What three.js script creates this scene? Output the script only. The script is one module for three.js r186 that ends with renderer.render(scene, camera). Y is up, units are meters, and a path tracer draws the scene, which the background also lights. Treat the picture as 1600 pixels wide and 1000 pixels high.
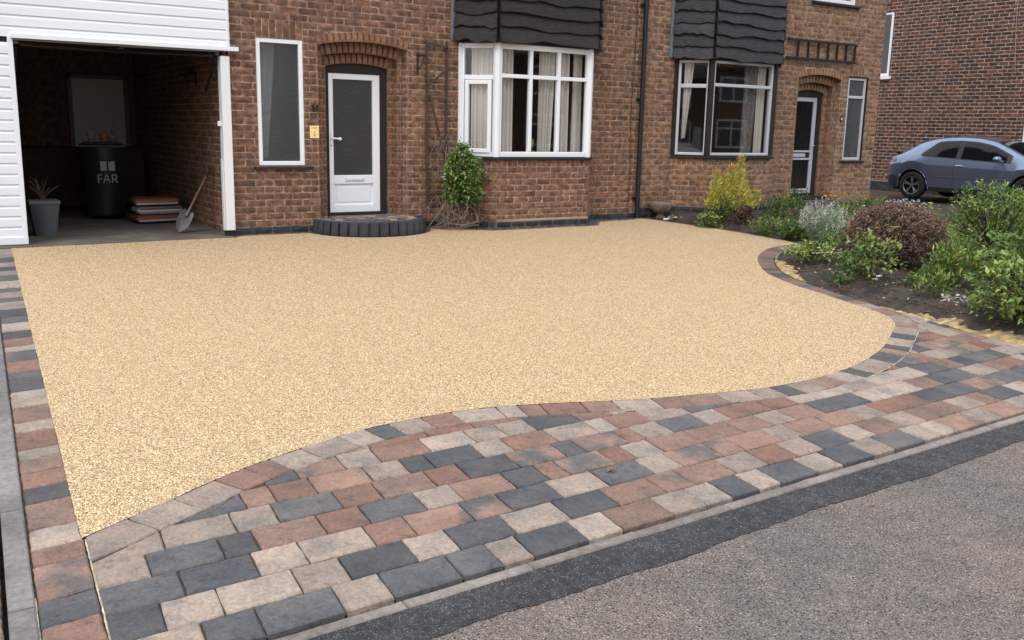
import * as THREE from 'three';
import { mergeGeometries } from 'three/addons/utils/BufferGeometryUtils.js';
import { RoundedBoxGeometry } from 'three/addons/geometries/RoundedBoxGeometry.js';
import { FontLoader } from 'three/addons/loaders/FontLoader.js';
import { TextGeometry } from 'three/addons/geometries/TextGeometry.js';

// ---------------------------------------------------------------- camera, sky, sun, exposure
const scene = new THREE.Scene();
const renderer = new THREE.WebGLRenderer({ antialias: true });
renderer.toneMapping = THREE.LinearToneMapping;
renderer.toneMappingExposure = 1.32;
renderer.shadowMap.enabled = true;
const CAM = new THREE.Vector3(0, 1.4247, 12.1454);
const camera = new THREE.PerspectiveCamera(37.125, 1.6, 0.1, 300);
camera.position.copy(CAM);
camera.quaternion.setFromRotationMatrix(new THREE.Matrix4().makeBasis(
  new THREE.Vector3(0.84357619, 0.02096284, 0.5366002),
  new THREE.Vector3(0.08923146, 0.9798748, -0.17855844),
  new THREE.Vector3(-0.5295441, 0.19850927, 0.82472851)));
scene.add(camera);

const SUN_DIR = new THREE.Vector3(-0.35, 0.80, 0.50).normalize();
const sun = new THREE.DirectionalLight(new THREE.Color(1.0, 0.97, 0.93), 1.3);
sun.position.copy(SUN_DIR).multiplyScalar(40); sun.target.position.set(8, 0, 4);
sun.castShadow = true; sun.shadow.radius = 60; sun.shadow.mapSize.set(2048, 2048);
Object.assign(sun.shadow.camera, { left: -25, right: 25, top: 25, bottom: -25, near: 1, far: 100 });
scene.add(sun, sun.target);
{ // overcast sky: brighter overhead than at the horizon, soft cloud structure all round
  const w = 256, h = 128, d = new Float32Array(w * h * 4);
  for (let j = 0; j < h; j++) for (let i = 0; i < w; i++) {
    const el = ((j + .5) / h - .5) * Math.PI, az = (i + .5) / w * Math.PI * 2, s = Math.sin(el);
    let L = s > 0 ? 0.86 + 0.46 * s : 0.24;
    if (s > 0) L *= 1 + 0.07 * Math.sin(az * 3 + 5 * s) * Math.sin(9 * s + az) + 0.04 * Math.sin(az * 7 - 13 * s);
    const k = (j * w + i) * 4; d[k] = L * 0.945; d[k + 1] = L * 0.985; d[k + 2] = L * 1.06; d[k + 3] = 1;
  }
  const t = new THREE.DataTexture(d, w, h, THREE.RGBAFormat, THREE.FloatType);
  t.mapping = THREE.EquirectangularReflectionMapping; t.magFilter = THREE.LinearFilter; t.minFilter = THREE.LinearFilter; t.wrapS = THREE.RepeatWrapping; t.needsUpdate = true;
  scene.background = t; scene.environment = t;
}

// ---------------------------------------------------------------- helpers
let seedState = 7;
const seed = s => { seedState = s >>> 0; };
const rnd = () => { seedState = (seedState + 0x6D2B79F5) >>> 0; let t = seedState; t = Math.imul(t ^ (t >>> 15), t | 1); t ^= t + Math.imul(t ^ (t >>> 7), t | 61); return ((t ^ (t >>> 14)) >>> 0) / 4294967296; };
const rr = (a, b) => a + (b - a) * rnd();
const pick = a => a[Math.floor(rnd() * a.length)];
const gauss = () => (rnd() + rnd() + rnd() + rnd() - 2) * 1.0;
const clamp = (x, a, b) => Math.min(b, Math.max(a, x));
const lerp = (a, b, t) => a + (b - a) * t;
const sstep = (a, b, x) => { const t = clamp((x - a) / (b - a), 0, 1); return t * t * (3 - 2 * t); };
const interp = (pts, x) => { if (x <= pts[0][0]) return pts[0][1]; for (let i = 1; i < pts.length; i++) if (x <= pts[i][0]) return lerp(pts[i - 1][1], pts[i][1], (x - pts[i - 1][0]) / (pts[i][0] - pts[i - 1][0])); return pts[pts.length - 1][1]; };
const V = (x, y, z) => new THREE.Vector3(x, y, z);
const gy = z => z > 0 ? -0.045 * Math.min(z, 9.06) : 0;        // the drive falls from the house to the road

const used = {};
const numbered = n => { const k = used[n] = (used[n] ?? -1) + 1; return k ? `${n}_${String(k).padStart(3, '0')}` : n; };
const mesh = (name, geo, mat, parent) => { const m = new THREE.Mesh(geo, mat); m.name = name; m.castShadow = m.receiveShadow = true; if (parent) parent.add(m); return m; };
const group = (name, parent) => { const g = new THREE.Group(); g.name = name; if (parent) parent.add(g); return g; };
function tag(o, label, category, grp) { o.userData.label = label; o.userData.category = category; if (grp) o.userData.group = grp; return o; }
function thing(name, label, category, pos = [0, 0, 0], turn = 0, grp) {
  const g = group(numbered(name), scene); g.position.set(...pos); g.rotation.y = turn; return tag(g, label, category, grp);
}
function single(name, geo, mat, label, category, grp) { return tag(mesh(numbered(name), geo, mat, scene), label, category, grp); }
function struct(name, geo, mat) { const m = geo ? mesh(numbered(name), geo, mat, scene) : group(numbered(name), scene); m.userData.kind = 'structure'; return m; }
const stuff = m => { m.userData.kind = 'stuff'; return m; };
function rebase(g, x, y, z) { for (const c of g.children) c.position.sub(V(x, y, z)); g.position.set(x, y, z); return g; }
const merge = list => mergeGeometries(list.map(g => { let q = g.index ? g.toNonIndexed() : g; for (const k of Object.keys(q.attributes)) if (!['position', 'normal', 'uv', 'color'].includes(k)) q.deleteAttribute(k); return q; }));
const box = (x0, x1, y0, y1, z0, z1) => uvBox(new THREE.BoxGeometry(x1 - x0, y1 - y0, z1 - z0).translate((x0 + x1) / 2, (y0 + y1) / 2, (z0 + z1) / 2));
const rbox = (x0, x1, y0, y1, z0, z1, r = .006, s = 1) => uvBox(new RoundedBoxGeometry(x1 - x0, y1 - y0, z1 - z0, s, Math.min(r, (x1 - x0) * .49, (y1 - y0) * .49, (z1 - z0) * .49)).translate((x0 + x1) / 2, (y0 + y1) / 2, (z0 + z1) / 2));
function uvBox(g, ox = 0, oy = 0) {                              // uv in metres by dominant normal
  const p = g.attributes.position, n = g.attributes.normal, uv = new Float32Array(p.count * 2);
  for (let i = 0; i < p.count; i++) {
    const ax = Math.abs(n.getX(i)), ay = Math.abs(n.getY(i)), az = Math.abs(n.getZ(i));
    let a = p.getX(i), b = p.getY(i);
    if (ay > ax && ay > az) b = p.getZ(i); else if (ax > az) a = p.getZ(i);
    uv[i * 2] = a + ox; uv[i * 2 + 1] = b + oy;
  }
  g.setAttribute('uv', new THREE.BufferAttribute(uv, 2)); return g;
}
const tube = (pts, r, seg = 12, rad = 6) => new THREE.TubeGeometry(new THREE.CatmullRomCurve3(pts.map(p => p.isVector3 ? p : V(...p))), seg, r, rad, false);
const rod = (a, b, r, r2 = r, n = 8) => { const A = V(...a), B = V(...b), d = B.clone().sub(A), g = new THREE.CylinderGeometry(r2, r, d.length(), n); g.applyQuaternion(new THREE.Quaternion().setFromUnitVectors(V(0, 1, 0), d.clone().normalize())); g.translate((A.x + B.x) / 2, (A.y + B.y) / 2, (A.z + B.z) / 2); return g; };
const bar = (a, b, w, t) => { const A = V(...a), B = V(...b), d = B.clone().sub(A), g = new RoundedBoxGeometry(w, d.length(), t, 1, Math.min(w, t) * .2); g.applyQuaternion(new THREE.Quaternion().setFromUnitVectors(V(0, 1, 0), d.clone().normalize())); g.translate((A.x + B.x) / 2, (A.y + B.y) / 2, (A.z + B.z) / 2); return uvBox(g); };
// sheet of triangles over the plan outline [[x,z]...] laid at height yf(x,z); uv in metres
function planSheet(pts, yf, holes = []) {
  const sh = pts.map(p => new THREE.Vector2(p[0], p[1])), hs = holes.map(h => h.map(p => new THREE.Vector2(p[0], p[1])));
  const tri = THREE.ShapeUtils.triangulateShape(sh, hs), all = sh.concat(...hs), pos = [], uv = [];
  for (const t of tri) {
    let [a, b, c] = t.map(i => all[i]);
    if ((b.x - a.x) * (c.y - a.y) - (b.y - a.y) * (c.x - a.x) > 0) [b, c] = [c, b];
    for (const q of [a, b, c]) { pos.push(q.x, yf(q.x, q.y), q.y); uv.push(q.x, q.y); }
  }
  const g = new THREE.BufferGeometry(); g.setAttribute('position', new THREE.Float32BufferAttribute(pos, 3)); g.setAttribute('uv', new THREE.Float32BufferAttribute(uv, 2)); g.computeVertexNormals(); return g;
}
function gridSheet(x0, x1, z0, z1, nx, nz, yf) {
  const pos = [], uv = [], idx = [];
  for (let j = 0; j <= nz; j++) for (let i = 0; i <= nx; i++) { const x = lerp(x0, x1, i / nx), z = lerp(z0, z1, j / nz); pos.push(x, yf(x, z), z); uv.push(x, z); }
  for (let j = 0; j < nz; j++) for (let i = 0; i < nx; i++) { const a = j * (nx + 1) + i, b = a + 1, c = a + nx + 1, d = c + 1; idx.push(a, c, b, b, c, d); }
  const g = new THREE.BufferGeometry(); g.setAttribute('position', new THREE.Float32BufferAttribute(pos, 3)); g.setAttribute('uv', new THREE.Float32BufferAttribute(uv, 2)); g.setIndex(idx); g.computeVertexNormals(); return g;
}

// ---------------------------------------------------------------- textures
const hash = (x, y, s) => { let h = Math.imul(x, 374761393) ^ Math.imul(y, 668265263) ^ Math.imul(s, 1274126177); h = Math.imul(h ^ (h >>> 13), 1274126177); return ((h ^ (h >>> 16)) >>> 0) / 4294967296; };
function vnoise(x, y, per, s) { const xi = Math.floor(x), yi = Math.floor(y), fx = x - xi, fy = y - yi, u = fx * fx * (3 - 2 * fx), v = fy * fy * (3 - 2 * fy), m = a => ((a % per) + per) % per; const a = hash(m(xi), m(yi), s), b = hash(m(xi + 1), m(yi), s), c = hash(m(xi), m(yi + 1), s), d = hash(m(xi + 1), m(yi + 1), s); return lerp(lerp(a, b, u), lerp(c, d, u), v); }
function fbm(u, v, per, oct, s) { let a = .5, t = 0, n = 0, p = per; for (let k = 0; k < oct; k++) { t += a * vnoise(u * p, v * p, p, s + k); n += a; a *= .55; p *= 2; } return t / n; }
function dtex(size, rep, fill, srgb) {
  const d = new Uint8Array(size * size * 4); fill(d, size);
  const t = new THREE.DataTexture(d, size, size, THREE.RGBAFormat); t.wrapS = t.wrapT = THREE.RepeatWrapping; t.magFilter = THREE.LinearFilter; t.minFilter = THREE.LinearMipmapLinearFilter; t.generateMipmaps = true; t.anisotropy = 8;
  if (srgb) t.colorSpace = THREE.SRGBColorSpace; t.repeat.set(1 / rep, 1 / rep); t.needsUpdate = true; return t;
}
const ctex = (size, rep, f) => dtex(size, rep, (d, n) => { for (let j = 0; j < n; j++) for (let i = 0; i < n; i++) { const c = f(i / n, j / n, i, j), k = (j * n + i) * 4; d[k] = clamp(c[0], 0, 255); d[k + 1] = clamp(c[1], 0, 255); d[k + 2] = clamp(c[2], 0, 255); d[k + 3] = 255; } }, true);
const btex = (size, rep, f) => dtex(size, rep, (d, n) => { for (let j = 0; j < n; j++) for (let i = 0; i < n; i++) { const c = clamp(f(i / n, j / n, i, j), 0, 1) * 255, k = (j * n + i) * 4; d[k] = d[k + 1] = d[k + 2] = c; d[k + 3] = 255; } }, false);
// cells of loose stones: id and distance of the nearest stone for each texel, tileable
const ih = (k, s = 1) => { let h = Math.imul(k + 1, 2654435761) ^ Math.imul(s, 1274126177); h = Math.imul(h ^ (h >>> 15), 2246822519); h = Math.imul(h ^ (h >>> 13), 3266489917); return ((h ^ (h >>> 16)) >>> 0) / 4294967296; };
function stones(size, cells, s) {
  const id = new Uint32Array(size * size), ds = new Float32Array(size * size), q = cells / size, px = new Float32Array(cells * cells), py = new Float32Array(cells * cells), pw = new Float32Array(cells * cells);
  for (let j = 0; j < cells; j++) for (let i = 0; i < cells; i++) { const k = j * cells + i; px[k] = .15 + .7 * hash(i, j, s); py[k] = .15 + .7 * hash(i, j, s + 1); pw[k] = .75 + .6 * hash(i, j, s + 2); }
  for (let j = 0; j < size; j++) for (let i = 0; i < size; i++) {
    const x = i * q, y = j * q, cx = Math.floor(x), cy = Math.floor(y); let best = 9, bk = 0;
    for (let b = -1; b <= 1; b++) for (let a = -1; a <= 1; a++) { const mx = (cx + a + cells) % cells, my = (cy + b + cells) % cells, k = my * cells + mx, dx = cx + a + px[k] - x, dy = cy + b + py[k] - y, d = (dx * dx + dy * dy) * pw[k]; if (d < best) { best = d; bk = k; } }
    id[j * size + i] = bk; ds[j * size + i] = Math.sqrt(best);
  }
  return { id, ds };
}
const std = (c, r = .8, o = {}) => new THREE.MeshStandardMaterial({ color: c, roughness: r, ...o });
const phys = (c, r, o = {}) => new THREE.MeshPhysicalMaterial({ color: c, roughness: r, ...o });
const rgb = (r, g, b) => new THREE.Color().setRGB(r / 255, g / 255, b / 255, THREE.SRGBColorSpace);

const TX = {};
{
  const N = 2048, st = stones(N, 370, 11);                        // resin-bound gravel, stones of 6 mm
  const pal = [[203, 173, 131], [219, 189, 146], [187, 154, 112], [234, 213, 178], [163, 130, 94], [210, 176, 124], [224, 200, 163], [136, 109, 82], [199, 167, 131]];
  const cdf = [0, 1, 2, 3, 0, 1, 5, 6, 4, 8, 1, 0, 3, 2, 5, 7, 6, 2];
  TX.gravel = ctex(N, 2.7, (u, v, i, j) => { const k = j * N + i, d = st.ds[k], c = pal[cdf[Math.floor(ih(st.id[k], 1) * cdf.length)]], t = ih(st.id[k], 2) * .30 + .86, e = d > .52 ? .60 : 1; return [c[0] * t * e, c[1] * t * e, c[2] * t * e]; });
  TX.gravelB = btex(N, 2.7, (u, v, i, j) => { const k = j * N + i; return 1 - st.ds[k] * 1.35 + ih(st.id[k], 3) * .5; });
  const s2 = stones(N, 520, 31);                                  // worn road surface
  TX.road = ctex(N, 3.4, (u, v, i, j) => { const k = j * N + i, h = ih(s2.id[k], 4), big = fbm(u, v, 5, 5, 40) - .5, mid = fbm(u, v, 40, 3, 44) - .5, e = s2.ds[k] > .5 ? .66 : 1; let g = 90 + h * 44 + big * 20 + mid * 22; if (h > .975) g += 34; if (h < .08) g -= 34; g *= e; const w = big * 10; return [g * 1.06 + w, g * .965, g * .905 - w * .4]; });
  TX.roadB = btex(N, 3.4, (u, v, i, j) => { const k = j * N + i; return .9 - s2.ds[k] * 1.1 + ih(s2.id[k], 5) * .25; });
  const M = 1024, s3 = stones(M, 250, 51);                        // fresh black tarmac
  TX.patch = ctex(M, 1.1, (u, v, i, j) => { const k = j * M + i, h = ih(s3.id[k], 4), big = fbm(u, v, 4, 5, 60) - .5, e = s3.ds[k] > .5 ? .6 : 1; const md = fbm(u, v, 34, 3, 66) - .5; let g = 42 + h * 40 + big * 34 + md * 44; if (h > .972) g += 64; else if (h > .93) g += 26; g *= e; return [g, g * .99, g * 1.02]; });
  TX.patchB = btex(M, 1.1, (u, v, i, j) => { const k = j * M + i; return .95 - s3.ds[k] * 1.2 + ih(s3.id[k], 5) * .3; });
  TX.grain = ctex(512, .5, (u, v, i, j) => { const a = fbm(u, v, 9, 5, 70), b = hash(i, j, 71), c = fbm(u, v, 70, 2, 75); let g = 196 + (a - .5) * 150 + (b - .5) * 30 + (c - .5) * 60; if (b > .992) g += 40; return [g + (a - .5) * 14, g, g - (a - .5) * 16]; });
  TX.grainB = btex(512, .5, (u, v, i, j) => .5 + (fbm(u, v, 40, 4, 78) - .5) * 1.2 + (hash(i, j, 79) - .5) * .3);
  TX.sett = ctex(1024, 1.3, (u, v, i, j) => { const a = fbm(u, v, 7, 5, 80), b = hash(i, j, 81), c = fbm(u, v, 120, 2, 85), p = fbm(u, v, 38, 3, 86); let g = 208 + (a - .5) * 84 + (b - .5) * 26 + (c - .5) * 50 - sstep(.62, .8, p) * 22; if (b > .9985) g -= 80; return [g + (a - .5) * 22, g, g - (a - .5) * 20]; });
  TX.settB = btex(1024, 1.3, (u, v, i, j) => .5 + (fbm(u, v, 60, 4, 88) - .5) * 1.1 + (fbm(u, v, 9, 2, 89) - .5) * .6);
  // multi-toned concrete setts: red body with charcoal blushes cast into the mix
  TX.settM = ctex(1024, 1.3, (u, v, i, j) => { const a = fbm(u, v, 7, 5, 90), m = sstep(.40, .72, fbm(u, v, 6, 4, 91) + (fbm(u, v, 60, 2, 96) - .5) * .12), b = hash(i, j, 92), c = fbm(u, v, 120, 2, 95), g = .98 + (a - .5) * .35 + (b - .5) * .09 + (c - .5) * .22; return [lerp(150, 96, m) * g, lerp(120, 93, m) * g, lerp(105, 92, m) * g]; });
  TX.soil = ctex(1024, 1.2, (u, v, i, j) => { const a = fbm(u, v, 10, 6, 100), b = hash(i, j, 101); let g = 50 + (a - .5) * 64 + (b - .5) * 22; if (b > .996) g += 60; return [g * 1.14, g * .97, g * .84]; });
  TX.soilB = btex(1024, 1.2, (u, v) => fbm(u, v, 16, 6, 105));
  TX.wood = ctex(512, .6, (u, v, i, j) => { const a = fbm(u, v * 1, 3, 3, 110), w = fbm(u * .25, v, 40, 3, 112), b = hash(i, j, 113); const g = 190 + (a - .5) * 80 + (w - .5) * 120 + (b - .5) * 18; return [g, g * .985, g * .97]; });
  TX.woodB = btex(512, .6, (u, v) => .5 + (fbm(u * .25, v, 40, 4, 115) - .5) * 1.4);
  TX.conc = ctex(1024, 1.6, (u, v, i, j) => { const a = fbm(u, v, 5, 6, 120), b = hash(i, j, 121), c = fbm(u, v, 90, 2, 123); let g = 200 + (a - .5) * 110 + (b - .5) * 24 + (c - .5) * 46; if (b > .997) g -= 60; return [g, g * .985, g * .965]; });
  TX.speck = btex(512, .4, (u, v, i, j) => fbm(u, v, 24, 5, 130));
  TX.ripple = btex(512, .6, (u, v) => .5 + .5 * Math.sin(fbm(u, v, 6, 3, 140) * 18));
}
const MT = {
  gravel: std(0xffffff, .86, { map: TX.gravel, bumpMap: TX.gravelB, bumpScale: .004 }),
  road: std(0xffffff, .9, { map: TX.road, bumpMap: TX.roadB, bumpScale: .0035 }),
  patch: std(0xffffff, .82, { map: TX.patch, bumpMap: TX.patchB, bumpScale: .005 }),
  soil: std(0xffffff, .98, { map: TX.soil, bumpMap: TX.soilB, bumpScale: .02 }),
  bedding: std(rgb(112, 98, 78), .95, { map: TX.conc }),
  kerb: std(rgb(160, 151, 147), .88, { map: TX.conc, bumpMap: TX.speck, bumpScale: .002 }),
  strip: std(rgb(152, 149, 150), .85, { map: TX.conc, bumpMap: TX.speck, bumpScale: .0015 }),
  mortar: std(rgb(196, 164, 142), .95, { map: TX.grain, bumpMap: TX.grainB, bumpScale: .003 }),
  upvc: phys(rgb(232, 234, 238), .32, { clearcoat: .25, clearcoatRoughness: .3 }),
  board: phys(rgb(230, 232, 236), .38, { clearcoat: .15 }),
  alu: std(rgb(188, 190, 196), .4, { metalness: .15 }),
  brownframe: std(rgb(31, 23, 19), .8),
  blackpaint: std(rgb(20, 20, 22), .6),
  iron: std(rgb(20, 19, 20), .7, { bumpMap: TX.speck, bumpScale: .001 }),
  sill: std(rgb(52, 44, 42), .5, { map: TX.grain }),
  dark: std(rgb(40, 38, 36), .9),
  room: std(rgb(150, 138, 122), .9),
  roomfloor: std(rgb(92, 74, 60), .9),
  concfloor: std(rgb(124, 116, 107), .92, { map: TX.conc }),
  glass: phys(0xffffff, .02, { transmission: 1, thickness: 0, ior: 1.5 }),
  frost: phys(rgb(222, 224, 226), .46, { transmission: 1, thickness: 0, ior: 1.5, bumpMap: TX.ripple, bumpScale: .004 }),
  lead: std(rgb(112, 114, 120), .6, { metalness: .2, bumpMap: TX.speck, bumpScale: .003 }),
  timber: std(rgb(96, 80, 68), .85, { map: TX.wood, bumpMap: TX.woodB, bumpScale: .003 }),
};

// ---------------------------------------------------------------- ground, road, drive
struct('ground', gridSheet(-60, 80, -60, 80, 28, 28, (x, z) => gy(z) - .09 - (z > 9 ? .06 : 0)), MT.soil);
const KO = [0.98918, 9.01007], KE = [0.999054, -0.043481], KN = [-0.043481, -0.999054];   // kerb line: origin, along, towards the house
const kp = (u, v) => [KO[0] + u * KE[0] + v * KN[0], KO[1] + u * KE[1] + v * KN[1]];
const kerbZ = x => KO[1] + (x - KO[0]) / KE[0] * KE[1];
const roadY = gy(9.06) - .03;
{
  const L = []; for (let i = 0; i <= 40; i++) { const x = -45 + i * 2.75; L.push([x, kerbZ(x) + .05]); }
  struct('road', planSheet([...L, [65, 19], [-45, 19]], () => roadY), MT.road);
  // strip of fresh tarmac along the kerb with a ragged saw-free edge
  seed(5); const a = [], b = [], W = [.345, .30, .31, .285, .30, .27, .29, .30, .28];
  for (let i = 0; i <= 260; i++) { const u = -1.6 + i * .04; a.push(kp(u, -.062)); const w = interp(W.map((q, k) => [k * 1.1 - .4, q]), u); b.push(kp(u, -w + (rnd() - .5) * .012 + Math.sin(u * 3.1) * .008 + Math.sin(u * 9.7) * .006)); }
  const m = struct('tarmac_strip', planSheet([...a, ...b.reverse()], () => roadY + .004), MT.patch);
  struct('far_pavement', planSheet([[-45, 19], [65, 19], [65, 22], [-45, 22]], () => roadY + .1), std(rgb(120, 116, 112), .9, { map: TX.conc }));
}
const curvePts = (pts, n, t = 'centripetal') => new THREE.CatmullRomCurve3(pts.map(p => V(p[0], 0, p[1])), false, t).getSpacedPoints(n).map(p => [p.x, p.z]);
const inner = curvePts([[.545, 7.905], [.71, 7.81], [.97, 7.67], [1.26, 7.51], [1.57, 7.38], [1.86, 7.28], [2.13, 7.20], [2.48, 7.16], [2.84, 7.15], [3.19, 7.20], [3.61, 7.32], [4.04, 7.45], [4.53, 7.55], [5.07, 7.63], [5.64, 7.61], [6.22, 7.49], [6.79, 7.27], [7.38, 6.94], [7.75, 6.70], [7.97, 6.40], [8.08, 5.95], [8.19, 5.40], [8.31, 4.88], [8.52, 4.39], [8.82, 4.0], [9.20, 3.6], [9.6, 3.29], [10.09, 3.02], [10.80, 2.86]], 300);
const offsetLine = (L, d) => L.map((p, i) => { const a = L[Math.max(0, i - 2)], b = L[Math.min(L.length - 1, i + 2)], dx = b[0] - a[0], dz = b[1] - a[1], l = Math.hypot(dx, dz); return [p[0] - dz / l * d, p[1] + dx / l * d]; });
const RING = .215, outer = offsetLine(inner, RING);
const outerCut = [[outer[0][0] - .9 * (outer[4][0] - outer[0][0]) / Math.hypot(outer[4][0] - outer[0][0], outer[4][1] - outer[0][1]), outer[0][1] - .9 * (outer[4][1] - outer[0][1]) / Math.hypot(outer[4][0] - outer[0][0], outer[4][1] - outer[0][1])], ...outer];
const xin = z => 1.0127 - .06 * z, xout = z => .802 - .0602 * z;
{
  const back = [[10.80, 2.86], [10.76, 1.9], [10.60, 1.2], [10.42, .62], [10.27, .13], [9.25, .25], [8.95, .58], [7.05, .60], [6.75, .42], [6.35, .24]];
  for (let a = 8; a <= 172; a += 8) back.push([5.41 + .86 * Math.cos(a * Math.PI / 180), .10 + .62 * Math.sin(a * Math.PI / 180)]);
  back.push([4.5, .13], [3.6, .15], [3.5, .20], [xin(.3), .31]);
  seed(12); struct('gravel_driveway', planSheet([[xin(7.9) - .012, 7.92], ...offsetLine(inner, .011).slice(2).map(p => [p[0] + (rnd() - .5) * .006, p[1] + (rnd() - .5) * .006]), ...back.slice(1, -1), [xin(.3) - .012, .31], ...Array.from({ length: 60 }, (_, i) => { const z = .4 + i * .125; return [xin(z) - .012 + (rnd() - .5) * .004, z]; })], (x, z) => gy(z) + .0015), MT.gravel);
  // bedding under the setts, seen in the joints
  struct('bedding_sand', planSheet([[xout(.2) - .1, 0.2], [8.2, .2], [8.2, 6.2], [11, 2.9], [11, .2], [12, .2], [12, 2.7], [8.55, 5.5], [8.16, 7.0], [8.13, kerbZ(8.13) - .002], [xout(9.03) - .1, kerbZ(.2) - .002]], (x, z) => gy(z) - .016), MT.bedding);
  struct('concrete_apron', planSheet([[.6, -.2], [10.6, -.2], [10.5, .7], [.6, .7]], (x, z) => gy(z) - .010), std(rgb(120, 112, 104), .9, { map: TX.conc }));
}
// ---------------------------------------------------------------- setts
const settMats = {
  G: [[100, 99, 101], [93, 92, 95], [108, 106, 107], [90, 89, 91]].map(c => std(rgb(...c), .82, { map: TX.sett, bumpMap: TX.settB, bumpScale: .004 })),
  B: [[175, 158, 144], [165, 148, 135], [184, 167, 153], [168, 149, 136]].map(c => std(rgb(...c), .84, { map: TX.sett, bumpMap: TX.settB, bumpScale: .004 })),
  R: [[152, 119, 104], [144, 110, 95], [158, 127, 112], [147, 118, 103]].map(c => std(rgb(...c), .84, { map: TX.sett, bumpMap: TX.settB, bumpScale: .004 })),
  M: [[244, 242, 240], [230, 230, 230]].map(c => std(rgb(...c), .84, { map: TX.settM, bumpMap: TX.settB, bumpScale: .004 })),
};
// one sett from its plan outline: worn edges, bevelled top, sides going down into the bedding
function settGeo(poly, top = 0, rough = .0028, bevel = .007) {
  let A = 0; for (let i = 0; i < poly.length; i++) { const p = poly[i], q = poly[(i + 1) % poly.length]; A += p[0] * q[1] - q[0] * p[1]; }
  if (A < 0) poly = poly.slice().reverse();
  const out = []; for (let i = 0; i < poly.length; i++) { const p = poly[i], q = poly[(i + 1) % poly.length], l = Math.hypot(q[0] - p[0], q[1] - p[1]), n = Math.max(1, Math.round(l / .05)); for (let k = 0; k < n; k++) { const t = k / n; out.push([lerp(p[0], q[0], t) + (rnd() - .5) * 2 * rough, lerp(p[1], q[1], t) + (rnd() - .5) * 2 * rough]); } }
  const n = out.length, c = out.reduce((s, p) => [s[0] + p[0] / n, s[1] + p[1] / n], [0, 0]);
  const ins = out.map((p, i) => { const a = out[(i + n - 1) % n], b = out[(i + 1) % n], dx = b[0] - a[0], dz = b[1] - a[1], l = Math.hypot(dx, dz) || 1, k = bevel * (1 + (rnd() - .3) * .6); return [p[0] - dz / l * k, p[1] + dx / l * k]; });
  const y0 = gy(c[1]), Y = (p, h) => gy(p[1]) - y0 + h, pos = [], uv = [], ou = rnd() * 9, ov = rnd() * 9, rot = rnd() < .5 ? 1 : -1;
  const put = (p, h) => { pos.push(p[0] - c[0], Y(p, h), p[1] - c[1]); uv.push((p[0] - c[0]) * rot + ou, (p[1] - c[1]) + ov + h); };
  for (const t of THREE.ShapeUtils.triangulateShape(ins.map(p => new THREE.Vector2(...p)), [])) for (const i of [t[0], t[2], t[1]]) put(ins[i], top);
  const quad = (a, b, ha, hb, i, j) => { put(a[i], ha); put(a[j], ha); put(b[j], hb); put(a[i], ha); put(b[j], hb); put(b[i], hb); };
  for (let i = 0; i < n; i++) { const j = (i + 1) % n; quad(ins, out, top, top - .006, i, j); quad(out, out, top - .006, top - .035, i, j); }
  const g = new THREE.BufferGeometry(); g.setAttribute('position', new THREE.Float32BufferAttribute(pos, 3)); g.setAttribute('uv', new THREE.Float32BufferAttribute(uv, 2)); g.computeVertexNormals();
  return { g, c, y0 };
}
function shrink(poly, d) {                                        // joint gap round a sett
  let A = 0; for (let i = 0; i < poly.length; i++) { const p = poly[i], q = poly[(i + 1) % poly.length]; A += p[0] * q[1] - q[0] * p[1]; }
  if (A < 0) poly = poly.slice().reverse();
  const n = poly.length; return poly.map((p, i) => { const a = poly[(i + n - 1) % n], b = poly[(i + 1) % n]; const e = (s, t) => { const dx = t[0] - s[0], dz = t[1] - s[1], l = Math.hypot(dx, dz) || 1; return [-dz / l, dx / l]; }; const u = e(a, p), w = e(p, b), k = 1 / Math.max(.5, 1 + u[0] * w[0] + u[1] * w[1]); return [p[0] + (u[0] + w[0]) * k * d, p[1] + (u[1] + w[1]) * k * d]; });
}
const polyArea = P => Math.abs(P.reduce((s, p, i) => { const q = P[(i + 1) % P.length]; return s + p[0] * q[1] - q[0] * p[1]; }, 0)) / 2;
function addSett(poly, code, parent, name = 'sett', gap = .0035, lift = 0) {
  const q = shrink(poly, gap); if (polyArea(q) < .0012) return;
  const r = settGeo(q, (rnd() - .5) * .003 + lift); const m = mesh(name, r.g, pick(settMats[code]), parent); m.position.set(r.c[0], r.y0, r.c[1]); return m;
}
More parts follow.
